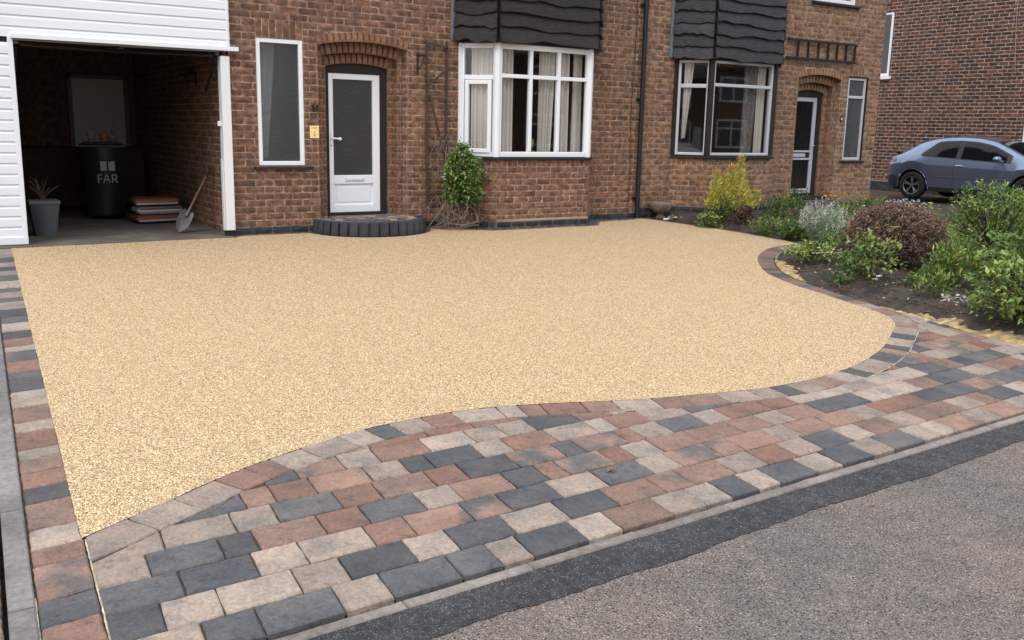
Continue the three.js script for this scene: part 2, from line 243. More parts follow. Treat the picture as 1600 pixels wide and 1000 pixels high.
// keep the part of a convex outline that lies beyond the border line (line runs with the drive on its left hand)
function cutBy(poly, L, side) {
  const n = poly.length, hits = [];
  for (let k = 0; k < L.length - 1; k++) for (let i = 0; i < n; i++) {
    const [ax, ay] = L[k], [bx, by] = L[k + 1], [cx, cy] = poly[i], [dx, dy] = poly[(i + 1) % n], den = (bx - ax) * (dy - cy) - (by - ay) * (dx - cx); if (Math.abs(den) < 1e-12) continue;
    const t = ((cx - ax) * (dy - cy) - (cy - ay) * (dx - cx)) / den, s = ((cx - ax) * (by - ay) - (cy - ay) * (bx - ax)) / den;
    if (t >= 0 && t < 1 && s >= 0 && s < 1) hits.push({ k: k + t, e: i + s, p: [ax + (bx - ax) * t, ay + (by - ay) * t] });
  }
  const outside = p => { let b = 1e9, r = 0; for (let k = 0; k < L.length - 1; k++) { const dx = p[0] - L[k][0], dz = p[1] - L[k][1], d = dx * dx + dz * dz; if (d < b) { b = d; const ex = L[k + 1][0] - L[k][0], ez = L[k + 1][1] - L[k][1]; r = ex * dz - ez * dx; } } return r * side > 0; };
  const cen = poly.reduce((s, p) => [s[0] + p[0] / n, s[1] + p[1] / n], [0, 0]);
  if (hits.length < 2) return outside(cen) ? poly : null;
  hits.sort((a, b) => a.k - b.k); const h0 = hits[0], h1 = hits[hits.length - 1], mid = []; for (let k = Math.ceil(h0.k + 1e-9); k <= Math.floor(h1.k); k++) mid.push(L[k]);
  const chain = (from, to) => { const r = []; let e = from; let i = Math.floor(e) + 1; for (let g = 0; g < n + 1; g++) { let pos = i; const lim = to > from ? to : to + n; if (pos > lim) break; r.push(poly[((i % n) + n) % n]); i++; } return r; };
  const A = [h0.p, ...mid, h1.p, ...chain(h1.e, h0.e)], B = [h1.p, ...mid.slice().reverse(), h0.p, ...chain(h0.e, h1.e)];
  const score = P => { const extra = P.filter(p => poly.includes(p)); return extra.length ? extra.filter(outside).length / extra.length : -1; };
  const best = score(A) >= score(B) ? A : B; return score(best) > .5 ? best : null;
}
const paving = struct('sett_paving');
{
  seed(21);
  // rows laid along the kerb, read from the kerb towards the house: start, colours, ends (metres along the kerb)
  const ROWS = {
    1: [-0.439, 'BGGBGGBGBRBBGBGBGBGBBMBMB', [-0.185, 0.02, 0.337, 0.546, 0.867, 1.071, 1.232, 1.539, 1.748, 2.071, 2.302, 2.49, 2.692, 2.866, 3.169, 3.391, 3.679, 3.894, 4.192, 4.387, 4.567, 4.883, 5.103, 5.417, 5.651]],
    2: [-0.483, 'GBBBGBGBGRMRBRBGBRBRRBRGB', [-0.274, -0.059, 0.253, 0.464, 0.774, 0.986, 1.294, 1.608, 1.913, 2.231, 2.438, 2.751, 3.015, 3.271, 3.499, 3.794, 4.007, 4.305, 4.554, 4.876, 5.024, 5.29, 5.466, 5.797, 6.054]],
    3: [-0.464, 'GGBBRMMGBGBMMMBRMBRGGMG', [-0.143, 0.158, 0.37, 0.684, 0.892, 1.199, 1.414, 1.726, 2.027, 2.349, 2.558, 2.882, 3.066, 3.385, 3.589, 3.903, 4.202, 4.439, 4.96, 5.247, 5.582, 5.954, 6.31]],
    4: [-0.44, 'BGGRRGBMGRMRBRRRBRGBBR', [-0.219, 0.084, 0.237, 0.547, 0.764, 1.062, 1.272, 1.588, 1.802, 1.936, 2.256, 2.415, 2.624, 2.929, 3.293, 3.561, 3.779, 4.072, 4.575, 4.82, 5.196, 5.459]],
    5: [-0.4, 'BBBGRRRGMGMRBGBRRBB', [-0.105, 0.21, 0.408, 0.724, 0.941, 1.243, 1.444, 1.761, 2.078, 2.224, 2.543, 2.671, 2.899, 3.201, 3.412, 3.801, 4.063, 4.337, 4.662]],
    6: [-0.33, 'BGRRMBGGBRBBRBG', [-.013, 0.33, 0.479, 0.689, 0.991, 1.208, 1.359, 1.668, 1.874, 2.185, 2.495, 2.645, 2.913, 3.259, 3.498]],
    7: [0.2, 'BGMBRBBBGR', [.498, 0.682, 0.938, 1.146, 1.454, 1.752, 1.971, 2.184, 2.52, 2.774]],
    8: [.9, 'BRRR', [1.182, 1.56, 1.875, 2.21]], 9: [5.6, 'B', [5.9]], 10: [6.0, 'R', [6.2]], 11: [6.3, 'B', [6.5]], 12: [6.5, 'G', [6.7]],
  };
  const DV = .211, SK = .13;
  for (const [is, [u0, cols, ends]] of Object.entries(ROWS)) {
    const i = +is, list = []; let a = u0; ends.forEach((e, k) => { list.push([a, e, cols[k]]); a = e; });
    while (a < 7.6) { const e = a + pick([.16, .21, .21, .31, .31]); list.push([a, e, pick(['B', 'R', 'G', 'B', 'M', 'R', 'G', 'B'])]); a = e; }
    for (let [s, e, c] of list) {
      const v1 = i * DV, v0 = v1 - DV; let P = [kp(s - SK * DV, v0), kp(e - SK * DV, v0), kp(e, v1), kp(s, v1)];
      const xr = z => interp([[5.9, 8.30], [6.4, 8.215], [6.8, 8.18], [7.1, 8.14], [7.7, 8.12], [9.2, 8.12]], z);   // the bed's straight edge
      if (P[0][0] > xr(P[0][1])) continue;
      P = P.map(p => [Math.min(p[0], xr(p[1])), p[1]]);
      P = P.map(p => [Math.max(p[0], xin(p[1]) + .002), p[1]]);
      if (polyArea(P) < .004) continue;
      P = cutBy(P, outerCut, 1); if (!P || polyArea(P) < .004) continue;
      addSett(P, c, paving);
    }
  }
  // one course of setts laid round the edge of the gravel
  const cum = [0]; for (let k = 1; k < inner.length; k++) cum.push(cum[k - 1] + Math.hypot(inner[k][0] - inner[k - 1][0], inner[k][1] - inner[k - 1][1]));
  const at = (L, s) => { let k = 0; while (k < cum.length - 2 && cum[k + 1] < s) k++; const t = (s - cum[k]) / (cum[k + 1] - cum[k]); return [lerp(L[k][0], L[k + 1][0], t), lerp(L[k][1], L[k + 1][1], t)]; };
  const cols = 'BBBRRBBBGBRBBRRRBRRBBGBRBGBBGRGBGBRBRBRGRRGRRGRGRRRGRRGRRGRRGR'; let s = 0, k = 0; const T = cum[cum.length - 1];
  const lens = [.21, .27, .27, .21, .16, .21, .27, .21, .16, .21, .21, .30, .16, .16, .27, .21, .27];
  while (s < T - .06) {
    const e = Math.min(T, s + lens[k % lens.length] * rr(.92, 1.06)); const P = []; const n = 3;
    for (let q = 0; q <= n; q++) P.push(at(inner, lerp(s, e, q / n))); for (let q = n; q >= 0; q--) P.push(at(outer, lerp(s, e, q / n)));
    if (!k) { P[0] = [xin(7.905) + .003, 7.905]; P[P.length - 1] = [xin(8.145) + .003, 8.145]; }
    addSett(P, cols[k % cols.length], paving); s = e; k++;
  }
}
{ // border of setts down the left side
  const bord = struct('sett_border'); seed(33);
  const zs = [0.316, 0.62, .85, 1.147, 1.383, 1.62, 1.841, 2.127, 2.456, 2.641, 2.873, 3.044, 3.33, 3.613, 3.835, 4.1, 4.327, 4.57, 4.696, 4.969, 5.239, 5.374, 5.671, 5.818, 5.989, 6.268, 6.439, 6.721, 6.87, 7.054, 7.253, 7.444, 7.733, 7.937, 8.09, 8.388, 8.583, 8.79, 9.0];
  const cs = 'BBGBGBGBGBGBGGBGRBMRGGBBRBRBRRGRBRMGRB';
  for (let i = 0; i < zs.length - 1; i++) { const a = zs[i], b = zs[i + 1], t = .012; addSett([[xout(a), a + t], [xin(a) - .002, a - t], [xin(b) - .002, b - t], [xout(b), b + t]], cs[i % cs.length], bord); }
  // concrete edging strip beyond it, in short lengths
  const strip = struct('edging_strip');
  for (let z = 0.2, k = 0; z < 9; z += .915, k++) {
    const e = Math.min(9.02, z + .909), g = []; const P = [[xout(z) - .098, z], [xout(z) - .006, z], [xout(e) - .006, e], [xout(e) - .098, e]];
    const r = settGeo(P, .006 + (k % 3) * .002, .0008, .006); const m = mesh('edging_slab', r.g, MT.strip, strip); m.position.set(r.c[0], r.y0, r.c[1]);
  }
  // the neighbour's older block paving
  const nb = struct('neighbour_block_paving'); seed(44);
  mesh('bedding', planSheet([[-6, 0], [.7, 0], [xout(9) - .115, 9.0], [-6, 9.2]], (x, z) => gy(z) - .05), std(rgb(52, 48, 44), .95), nb);
  const far = [];
  for (let r = 0; r < 88; r++) for (let c = 0; c < 8; c++) {
    const z = .15 + r * .101, x1 = xout(z) - .116 - c * .206 - (r % 2 && c ? .1 : 0), x0 = c === 0 && r % 2 ? x1 - .1 : x1 - .2;
    const xs = c === 0 && r % 2 ? x1 - .1 : x1 - .2; const P = [[xs, z], [x1, z], [x1 - .006, z + .097], [xs - .006, z + .097]];
    const code = pick(['R', 'G', 'M', 'R', 'G']);
    if (c === 0) { const m = addSett(P, code, nb, 'block', .002, -.012); } else { const q = settGeo(shrink(P, .002), -.012); q.g.translate(q.c[0], q.y0, q.c[1]); far.push(q.g); }
  }
  stuff(mesh('blocks', merge(far), settMats.M[0], nb));
}
{ // kerb edging along the road, in lengths
  const kerb = struct('kerb'); seed(55);
  for (let u = -1.9, k = 0; u < 8; u += .612, k++) { const P = [kp(u, -.062), kp(u + .608, -.062), kp(u + .608, -.004), kp(u, -.004)]; const r = settGeo(P, -.020 + (k % 3 - 1) * .0015, .0012, .006); const m = mesh('kerb_stone', r.g, MT.kerb, kerb); m.position.set(r.c[0], r.y0, r.c[1]); }
}
{ // thin edging of brown setts where the gravel meets house and bed
  const ed = struct('edging_course'); seed(66);
  const run = (L, w, codes, len) => { for (let k = 0; k < L.length - 1; k++) { const [a, b] = [L[k], L[k + 1]], l = Math.hypot(b[0] - a[0], b[1] - a[1]), n = Math.max(1, Math.round(l / len)), nx = -(b[1] - a[1]) / l * w, nz = (b[0] - a[0]) / l * w; for (let i = 0; i < n; i++) { const p = [lerp(a[0], b[0], i / n), lerp(a[1], b[1], i / n)], q = [lerp(a[0], b[0], (i + 1) / n), lerp(a[1], b[1], (i + 1) / n)]; addSett([p, q, [q[0] + nx, q[1] + nz], [p[0] + nx, p[1] + nz]], pick(codes), ed, 'edging_sett', .003, .004); } } };
  run([[10.80, 2.86], [10.76, 1.9], [10.60, 1.2], [10.42, .62], [10.27, .13]], .055, ['R', 'M', 'G'], .21);
  run([[9.25, .25], [8.97, .58], [7.05, .60], [6.75, .42], [6.35, .24]], .055, ['R', 'G', 'M'], .21);
  run([[4.5, .13], [3.6, .15]], .05, ['R', 'M'], .21);
  run([[3.5, .20], [xin(.3), .31]], .06, ['R', 'G'], .21);
  run([[10.27, .13], [9.25, .25]], .06, ['B', 'M', 'R'], .21);
}

{ // pale kiln-dried sand left standing in some joints, and the slim edging on the bed side of the border
  seed(77); const ribbon = (L, w) => { const q = d => offsetLine(L, d).map((p, i) => [p[0] + (rnd() - .5) * w * .9, p[1] + (rnd() - .5) * w * .5]), a = q(-w), b = q(w); return planSheet([...a, ...b.reverse()], (x, z) => gy(z) - .004); };
  const sandM = std(rgb(214, 200, 172), .95, { map: TX.grain });
  const g = [ribbon(outer.filter(p => p[0] > 5.55 && p[1] > 6.75), .0036), ribbon(Array.from({ length: 60 }, (_, i) => { const z = 7.93 + i * .018; return [xin(z) + .0035, z]; }), .0032), ribbon(Array.from({ length: 12 }, (_, i) => { const z = 8.35 + i * .055; return [xout(z) - .003, z]; }), .003)];
  stuff(mesh('joint_sand', merge(g), sandM, paving));
  const slim = struct('bed_edging'), L = outer.filter(p => p[1] < 5.0 && p[0] < 10.7), O = offsetLine(L, .006), Q = offsetLine(L, .036);
  for (let i = 0; i + 6 < L.length; i += 6) { const P = [...O.slice(i, i + 7), ...Q.slice(i, i + 7).reverse()]; const r = settGeo(shrink(P, .001), .012, .0008, .004); const m = mesh('edging_piece', r.g, MT.strip, slim); m.position.set(r.c[0], r.y0, r.c[1]); }
}

// ---------------------------------------------------------------- brickwork
const BL = .236, BH = .0745, CO = .0865, JT = .0125;
function brickGeo() {
  const nx = 6, ny = 3, P = [], pos = [], uv = [], nor = [], ou = rnd() * 5, ov = rnd() * 5;
  for (let j = 0; j < ny; j++) for (let i = 0; i < nx; i++) { const e = i === 0 || j === 0 || i === nx - 1 || j === ny - 1, c = (i === 0 || i === nx - 1) && (j === 0 || j === ny - 1); P.push([(i / (nx - 1) - .5) * BL * (e ? .985 : .96) + (rnd() - .5) * .0035 * (e ? 1 : .3), (j / (ny - 1) - .5) * BH * .96 + (rnd() - .5) * (e ? .0045 : .001), e ? -.0028 - rnd() * .002 - (c ? .002 : 0) : (rnd() - .5) * .0016]); }
  const put = p => { pos.push(...p); uv.push(p[0] + ou, p[1] + ov + p[2]); };
  for (let j = 0; j < ny - 1; j++) for (let i = 0; i < nx - 1; i++) { const a = P[j * nx + i], b = P[j * nx + i + 1], c = P[(j + 1) * nx + i], d = P[(j + 1) * nx + i + 1]; for (const q of [a, b, d, a, d, c]) put(q); }
  const ring = []; for (let i = 0; i < nx; i++) ring.push(P[i]); for (let j = 1; j < ny; j++) ring.push(P[j * nx + nx - 1]); for (let i = nx - 2; i >= 0; i--) ring.push(P[(ny - 1) * nx + i]); for (let j = ny - 2; j > 0; j--) ring.push(P[j * nx]);
  ring.forEach((p, i) => { const q = ring[(i + 1) % ring.length], p2 = [p[0], p[1], -.016], q2 = [q[0], q[1], -.016]; for (const s of [p, p2, q2, p, q2, q]) put(s); });
  const g = new THREE.BufferGeometry(); g.setAttribute('position', new THREE.Float32BufferAttribute(pos, 3)); g.setAttribute('uv', new THREE.Float32BufferAttribute(uv, 2)); g.computeVertexNormals(); return g;
}
seed(101); const BRICKS = Array.from({ length: 10 }, brickGeo);
const PAL = {
  a: [[153, 112, 87], [147, 106, 82], [160, 118, 91], [141, 102, 81], [150, 111, 89], [163, 121, 94], [134, 99, 81], [155, 111, 84], [146, 109, 89], [158, 120, 98]],
  b: [[174, 131, 100], [165, 123, 93], [181, 137, 104], [158, 118, 89], [168, 129, 102], [183, 142, 110], [152, 113, 88], [176, 130, 96], [164, 125, 100], [178, 140, 113]],
  n: [[123, 81, 66], [106, 73, 62], [134, 90, 68], [92, 66, 59], [114, 77, 64], [84, 66, 64], [130, 88, 70], [101, 68, 57], [119, 86, 70], [77, 62, 59]],
  p: [[62, 64, 72], [54, 56, 64], [70, 72, 80], [58, 58, 66]],
};
const brickMats = {}; for (const k in PAL) brickMats[k] = PAL[k].map(c => std(rgb(...c), k === 'p' ? .6 : .88, { map: TX.grain, bumpMap: TX.grainB, bumpScale: .003 }));
const brickBulk = std(0xffffff, .88, { map: TX.grain, bumpMap: TX.grainB, bumpScale: .003, vertexColors: true });
const brickBulkMortar = {};
// a plane of wall: origin (x,z), turn about y; u runs along it, normal looks outwards
const frame = (x, z, turn = 0) => ({ x, z, turn, c: Math.cos(turn), s: Math.sin(turn), at(u, y, d = 0) { return V(this.x + u * this.c + d * this.s, y, this.z - u * this.s + d * this.c); } });
// courses of stretchers over [u0,u1] x [y0,y1]; holes(u-range list) says which stretch of a course is open
function courses(fr, u0, u1, y0, y1, holes = () => [], o = {}) {
  const out = [], n = Math.round((y1 - y0) / CO), k0 = Math.round(y0 / CO), step = BL + JT;
  for (let r = 0; r < n; r++) {
    const yc = y0 + (r + .5) * CO; let iv = [[u0, u1]];
    for (const [a, b] of holes(yc)) iv = iv.flatMap(([p, q]) => b <= p || a >= q ? [[p, q]] : [[p, a], [b, q]].filter(w => w[1] - w[0] > .02));
    const off = (((k0 + r) % 2) ? step / 2 : 0) + (o.off ?? 0) + (rnd() - .5) * .012;
    for (const [p, q] of iv) {
      let first = Math.floor((p - off) / step); const cuts = [p]; for (let k = first + 1; off + k * step < q; k++) cuts.push(off + k * step); cuts.push(q);
      for (let k = 0; k < cuts.length - 1; k++) { const a = cuts[k], b = cuts[k + 1]; if (b - a < .045 && cuts.length > 2) { if (k === 0) { cuts[1] = a; } else if (k === cuts.length - 2) { out[out.length - 1].b += b - a; } continue; } out.push({ fr, a, b: b, y: yc, h: BH, first: a === p, last: b === q }); }
    }
  }
  return out;
}
const soldiers = (fr, u0, u1, y0, h = .228) => { const n = Math.round((u1 - u0) / .0865), w = (u1 - u0) / n; return Array.from({ length: n }, (_, i) => ({ fr, a: u0 + i * w, b: u0 + (i + 1) * w, y: y0 + h / 2, h: h - JT, up: true })); };
function layBricks(list, part, pal, { single: maxSingle = 300, proud = .002, name = 'brick', base = [0, 0, 0], jt = JT } = {}) {
  const items = list.map(b => { if (b.first) b.a -= JT * .42; if (b.last) b.b += JT * .42; const w = b.b - b.a - jt, p = b.fr.at((b.a + b.b) / 2, b.y, proud + (rnd() - .5) * .003); return { ...b, w, p, d: p.distanceTo(CAM) + (b.far ?? 0) }; }).filter(b => b.w > .015).sort((a, b) => a.d - b.d);
  const bulk = [], col = new THREE.Color();
  items.forEach((b, i) => {
    const geo = pick(BRICKS), m4 = new THREE.Matrix4(), e = new THREE.Euler((rnd() - .5) * .012, b.fr.turn + (rnd() - .5) * .012, (rnd() - .5) * .008, 'YXZ'); const flip = rnd() < .5;
    const q = new THREE.Quaternion().setFromEuler(e); if (b.up) q.multiply(new THREE.Quaternion().setFromAxisAngle(V(0, 0, 1), Math.PI / 2)); if (flip) q.multiply(new THREE.Quaternion().setFromAxisAngle(V(0, 0, 1), Math.PI));
    const sc = b.up ? V(b.h / BL, b.w / BH, 1) : V(b.w / BL, (b.h - jt + JT) / BH, 1), pl = b.pal ?? pal, ci = Math.floor(rnd() * PAL[pl].length);
    if (i < maxSingle) { const m = mesh(name, geo, brickMats[pl][ci], part); m.position.set(b.p.x - base[0], b.p.y - base[1], b.p.z - base[2]); m.quaternion.copy(q); m.scale.copy(sc); }
    else {
      m4.compose(V(b.p.x - base[0], b.p.y - base[1], b.p.z - base[2]), q, sc); const g = geo.clone().applyMatrix4(m4), n = g.attributes.position.count, c = new Float32Array(n * 3), j = .94 + rnd() * .12; col.copy(rgb(...PAL[pl][ci])); for (let k = 0; k < n; k++) { c[k * 3] = col.r * j; c[k * 3 + 1] = col.g * j; c[k * 3 + 2] = col.b * j; }
      g.setAttribute('color', new THREE.BufferAttribute(c, 3)); const uv = g.attributes.uv, du = rnd() * 7, dv = rnd() * 7; for (let k = 0; k < n; k++) uv.setXY(k, uv.getX(k) + du, uv.getY(k) + dv); bulk.push(g);
    }
  });
  if (bulk.length) stuff(mesh('brickwork', merge(bulk), brickBulk, part));
}
// slab of wall (the mortar) in the plane of a frame with rectangular or arched openings
function wallSlab(fr, u0, u1, y0, y1, holes, t = .24, front = -.004) {
  const s = new THREE.Shape(); s.moveTo(u0, y0); s.lineTo(u1, y0); s.lineTo(u1, y1); s.lineTo(u0, y1); s.closePath();
  for (const h of holes) { const p = new THREE.Path(); p.moveTo(h[0], h[2]); p.lineTo(h[1], h[2]); p.lineTo(h[1], h[3]); if (h[4]) { for (let k = 1; k < 16; k++) { const t = k / 16, x = lerp(h[1], h[0], t); p.lineTo(x, h[3] + h[4] * (1 - (2 * t - 1) ** 2)); } } p.lineTo(h[0], h[3]); p.closePath(); s.holes.push(p); }
  const g = new THREE.ExtrudeGeometry(s, { depth: t, bevelEnabled: false, curveSegments: 8 }); g.translate(0, 0, front - t); g.applyMatrix4(new THREE.Matrix4().makeRotationY(fr.turn).setPosition(fr.x, 0, fr.z)); return g;
}
// a window (or glazed door) in the plane of a frame: bars = frame rectangles, panes = glass rectangles (u0,u1,y0,y1), depth range d0..d1
function glazed(parent, name, fr, bars, panes, d0, d1, mFrame, mGlass, dg) {
  const w = group(name, parent); w.position.set(fr.x, 0, fr.z); w.rotation.y = fr.turn;
  mesh('frame', merge(bars.map(b => rbox(b[0], b[1], b[2], b[3], d0 + (b[4] ?? 0), d1 + (b[4] ?? 0) + (b[5] ?? 0), .008, 2))), mFrame, w);
  for (const p of panes) mesh('pane', box(p[0] - .004, p[1] + .004, p[2] - .004, p[3] + .004, (dg ?? (d0 + d1) / 2) - .002, (dg ?? (d0 + d1) / 2) + .002), p[4] ?? mGlass, w);
  return w;
}
// rectangular outer frame split by mullions and transoms given as fractions in metres
const rectFrame = (u0, u1, y0, y1, f) => [[u0, u0 + f, y0, y1], [u1 - f, u1, y0, y1], [u0 + f, u1 - f, y0, y0 + f], [u0 + f, u1 - f, y1 - f, y1]];
// waney-edged boarding on one face of a bay
function waney(parent, fr, u0, u1, y0, y1, mats, exp = .185) {
  const n = Math.ceil((y1 - y0) / exp);
  for (let r = 0; r < n; r++) {
    const nx = 22, yb = y0 + r * exp, yt = yb + exp + .05, ph = rnd() * 9, a1 = rr(.010, .024), a2 = rr(.004, .012), tilt = rr(-.025, .025), pos = [], uv = [], idx = [], ou = rnd() * 4, ov = rnd() * 4, out0 = rr(.05, .075);
    const bot = t => yb + a1 * Math.sin(ph + t * 5.3) + a2 * Math.sin(ph * 3 + t * 14) + tilt * (t - .5) + (vnoise(t * 9 + ph * 5, r, 64, 5) - .5) * .03;
    const rows = t => { const b = bot(t); return [[b + .004, .008], [b, out0 - .006], [b + .010, out0], [lerp(b, yt, .5), out0 * .72], [yt, .012]]; };
    for (let i = 0; i <= nx; i++) { const t = i / nx, u = lerp(u0, u1, t); rows(t).forEach(([y, d]) => { pos.push(u, y, d); uv.push(u + ou, y + ov); }); }
    for (let i = 0; i < nx; i++) for (let k = 0; k < 4; k++) { const a = i * 5 + k, b = a + 5; idx.push(a, b, a + 1, a + 1, b, b + 1); }
    for (const e of [0, nx]) { const b = e * 5; for (let k = 1; k < 4; k++) e ? idx.push(b, b + k, b + k + 1) : idx.push(b, b + k + 1, b + k); }
    const g = new THREE.BufferGeometry(); g.setAttribute('position', new THREE.Float32BufferAttribute(pos, 3)); g.setAttribute('uv', new THREE.Float32BufferAttribute(uv, 2)); g.setIndex(idx); g.computeVertexNormals();
    const m = mesh('board', g, pick(mats), parent); m.position.set(fr.x, 0, fr.z); m.rotation.y = fr.turn;
  }
}
// arch of header bricks: centre x, half width, springing height, rise, ring thickness, depth range
function archRing(parent, xc, hw, ys, rise, th, z0, z1, mats, rake = .012, nBr) {
  const R = (hw * hw + rise * rise) / (2 * rise), yc = ys + rise - R, A = Math.asin(hw / R), n = nBr ?? Math.round(2 * A * (R + th / 2) / .083);
  for (let i = 0; i < n; i++) { const a = lerp(-A, A, (i + .5) / n), w = 2 * A * (R + th * .3) / n - .011; const g = rbox(-w / 2, w / 2, 0, th, 0, z1 - z0, .005, 1); const m = mesh('arch_brick', g, pick(mats), parent); m.position.set(xc + Math.sin(a) * R, yc + Math.cos(a) * R, z0 + (rnd() - .5) * .004); m.rotation.z = -a; }
  // mortar behind
  const s = new THREE.Shape(); for (let k = 0; k <= 16; k++) { const a = lerp(-A, A, k / 16), x = xc + Math.sin(a) * (R + .006), y = yc + Math.cos(a) * (R + .006); k ? s.lineTo(x, y) : s.moveTo(x, y); } for (let k = 16; k >= 0; k--) { const a = lerp(-A, A, k / 16); s.lineTo(xc + Math.sin(a) * (R + th), yc + Math.cos(a) * (R + th)); } s.closePath();
  const g = new THREE.ExtrudeGeometry(s, { depth: z1 - z0 - rake, bevelEnabled: false }); g.translate(0, 0, z0 + .002); return g;
}
const jambFaces = (xl, xr, y0, y1) => {                            // stepped reveals of an arched doorway, outer opening xl..xr
  const o = []; const D = .11, S = .095;
  for (let k = 0; k < 3; k++) {
    const z = -k * D; o.push(...courses(frame(xr - k * S, z - D, -Math.PI / 2), 0, D, y0, y1 - k * .09, undefined, { off: .03 * k }), ...courses(frame(xl + k * S, z, Math.PI / 2), 0, D, y0, y1 - k * .09, undefined, { off: .03 * k }));
    if (k < 2) { o.push(...courses(frame(xr - (k + 1) * S, z - D), 0, S, y0, y1 - k * .09, undefined, { off: .05 }), ...courses(frame(xl + k * S, z - D), 0, S, y0, y1 - k * .09, undefined, { off: .05 })); }
  }
  return o;
};
const jambBacking = (xl, xr, y0, y1) => { const S = .095, D = .11, g = []; for (let k = 1; k < 3; k++) { g.push(box(xr - k * S + .004, xr - (k - 1) * S + .05, y0, y1 - .0 + .3, -k * D - D, -k * D - .004), box(xl + (k - 1) * S - .05, xl + k * S - .004, y0, y1 + .3, -k * D - D, -k * D - .004)); } return g; };
// shell of a room behind a window so that daylight only enters through the glass
function room(parent, x0, x1, y0, y1, z0, z1, mat = MT.room) {
  mesh('room_floor', box(x0, x1, y0 - .08, y0, z0, z1), MT.roomfloor, parent); mesh('room_ceiling', box(x0, x1, y1, y1 + .08, z0, z1), mat, parent);
  mesh('room_wall', merge([box(x0 - .1, x0, y0 - .08, y1 + .08, z0, z1), box(x1, x1 + .1, y0 - .08, y1 + .08, z0, z1), box(x0 - .1, x1 + .1, y0 - .08, y1 + .08, z0 - .1, z0)]), mat, parent);
}
// hanging curtain: a pleated cloth with real folds between two plan points
const curtainMat = phys(rgb(206, 200, 192), .95, { transmission: .25, thickness: 0, side: THREE.DoubleSide });
function curtain(a, b, y0, y1, label, mat = curtainMat, gather = 0) {
  const L = Math.hypot(b[0] - a[0], b[1] - a[1]), n = Math.max(16, Math.round(L / .008)), pos = [], uv = [], idx = [], ny = 6, nx = (b[0] - a[0]) / L, nz = (b[1] - a[1]) / L, ph = rnd() * 6;
  for (let j = 0; j <= ny; j++) for (let i = 0; i <= n; i++) { const t = i / n, v = j / ny, s = t * L, f = Math.sin(s * 88 + ph + Math.sin(s * 20 + ph) * 1.3) * .026 * (1.15 - .35 * v) + Math.sin(s * 31 + ph) * .01, q = lerp(t, t, v) * (1 - gather * (1 - v)) + 0; const x = a[0] + nx * q * L - nz * f, z = a[1] + nz * q * L + nx * f; pos.push(x, lerp(y0, y1, v), z); uv.push(t, v); }
  for (let j = 0; j < ny; j++) for (let i = 0; i < n; i++) { const p = j * (n + 1) + i, q = p + n + 1; idx.push(p, p + 1, q, q, p + 1, q + 1); }
  const g = new THREE.BufferGeometry(); g.setAttribute('position', new THREE.Float32BufferAttribute(pos, 3)); g.setAttribute('uv', new THREE.Float32BufferAttribute(uv, 2)); g.setIndex(idx); g.computeVertexNormals();
  return single('curtain', g, mat, label, 'curtain');
}

// ---------------------------------------------------------------- the house with the white door
const WALLTOP = 5.2;
const F0 = frame(0, 0, 0);
const arcHole = (xl, xr, y0, ys, rise) => y => { if (y < y0) return []; const t = (y - ys) / rise; if (t <= 0) return [[xl, xr]]; if (t >= 1) return []; const c = (xl + xr) / 2, w = (xr - xl) / 2 * Math.sqrt(1 - t); return [[c - w, c + w]]; };
const bayA = { xl: 6.82, xc: 7.20, xd: 8.83, xr: 9.21, d: .45 }, bayB = { xl: 10.88, xc: 11.27, xd: 12.75, xr: 13.13, d: .45 };
const TURN = Math.atan2(.45, .38);
const bayFaces = b => [{ fr: frame(b.xl, 0, -Math.atan2(b.d, b.xc - b.xl)), L: Math.hypot(b.d, b.xc - b.xl) }, { fr: frame(b.xc, b.d, 0), L: b.xd - b.xc }, { fr: frame(b.xd, b.d, Math.atan2(b.d, b.xr - b.xd)), L: Math.hypot(b.d, b.xr - b.xd) }];
const boardsBrown = [[52, 47, 46], [46, 42, 41], [58, 52, 50], [50, 46, 46]].map(c => std(rgb(...c), .78, { map: TX.wood, bumpMap: TX.woodB, bumpScale: .004 }));
const boardsGrey = [[66, 65, 70], [60, 59, 64], [72, 71, 76], [62, 62, 67]].map(c => std(rgb(...c), .72, { map: TX.wood, bumpMap: TX.woodB, bumpScale: .004 }));
const plinthMat = brickMats.p;
function bayBase(house, b, pal, list, y1, plinthRows, ground) {
  const G = []; const faces = bayFaces(b);
  faces.forEach(({ fr, L }, i) => {
    list.push(...courses(fr, 0, L, ground + plinthRows * CO, y1 - .115, undefined, { off: .06 }).map(q => ({ ...q })));
    list.push(...soldiers(fr, 0, L, y1 - .115, .115));
    for (let r = 0; r < plinthRows; r++) for (let u = (r % 2 ? -.12 : 0); u < L; u += .246) { const a = Math.max(0, u), e = Math.min(L, u + .246); if (e - a > .04) list.push({ fr: frame(fr.at(0, 0, .022).x, fr.at(0, 0, .022).z, fr.turn), a, b: e, y: ground + (r + .5) * CO, h: BH, pal: 'p' }); }
  });
  const P = [[b.xl, -.2], [b.xl, 0], [b.xc, b.d], [b.xd, b.d], [b.xr, 0], [b.xr, -.2]].reverse();
  const sh = (d, y0, yy) => { const s = new THREE.Shape(); const q = [[b.xl - d, 0], [b.xc - d * .5, b.d + d], [b.xd + d * .5, b.d + d], [b.xr + d, 0], [b.xr - .2, 0], [b.xd - .1, b.d - .2], [b.xc + .1, b.d - .2], [b.xl + .2, 0]]; q.forEach((p, i) => i ? s.lineTo(p[0], -p[1]) : s.moveTo(p[0], -p[1])); s.closePath(); const g = new THREE.ExtrudeGeometry(s, { depth: yy - y0, bevelEnabled: false }); g.rotateX(-Math.PI / 2); g.translate(0, y0, 0); return uvBox(g); };
  return { wall: sh(-.004, ground - .1, y1), plinth: sh(.018, ground - .1, ground + plinthRows * CO) };
}
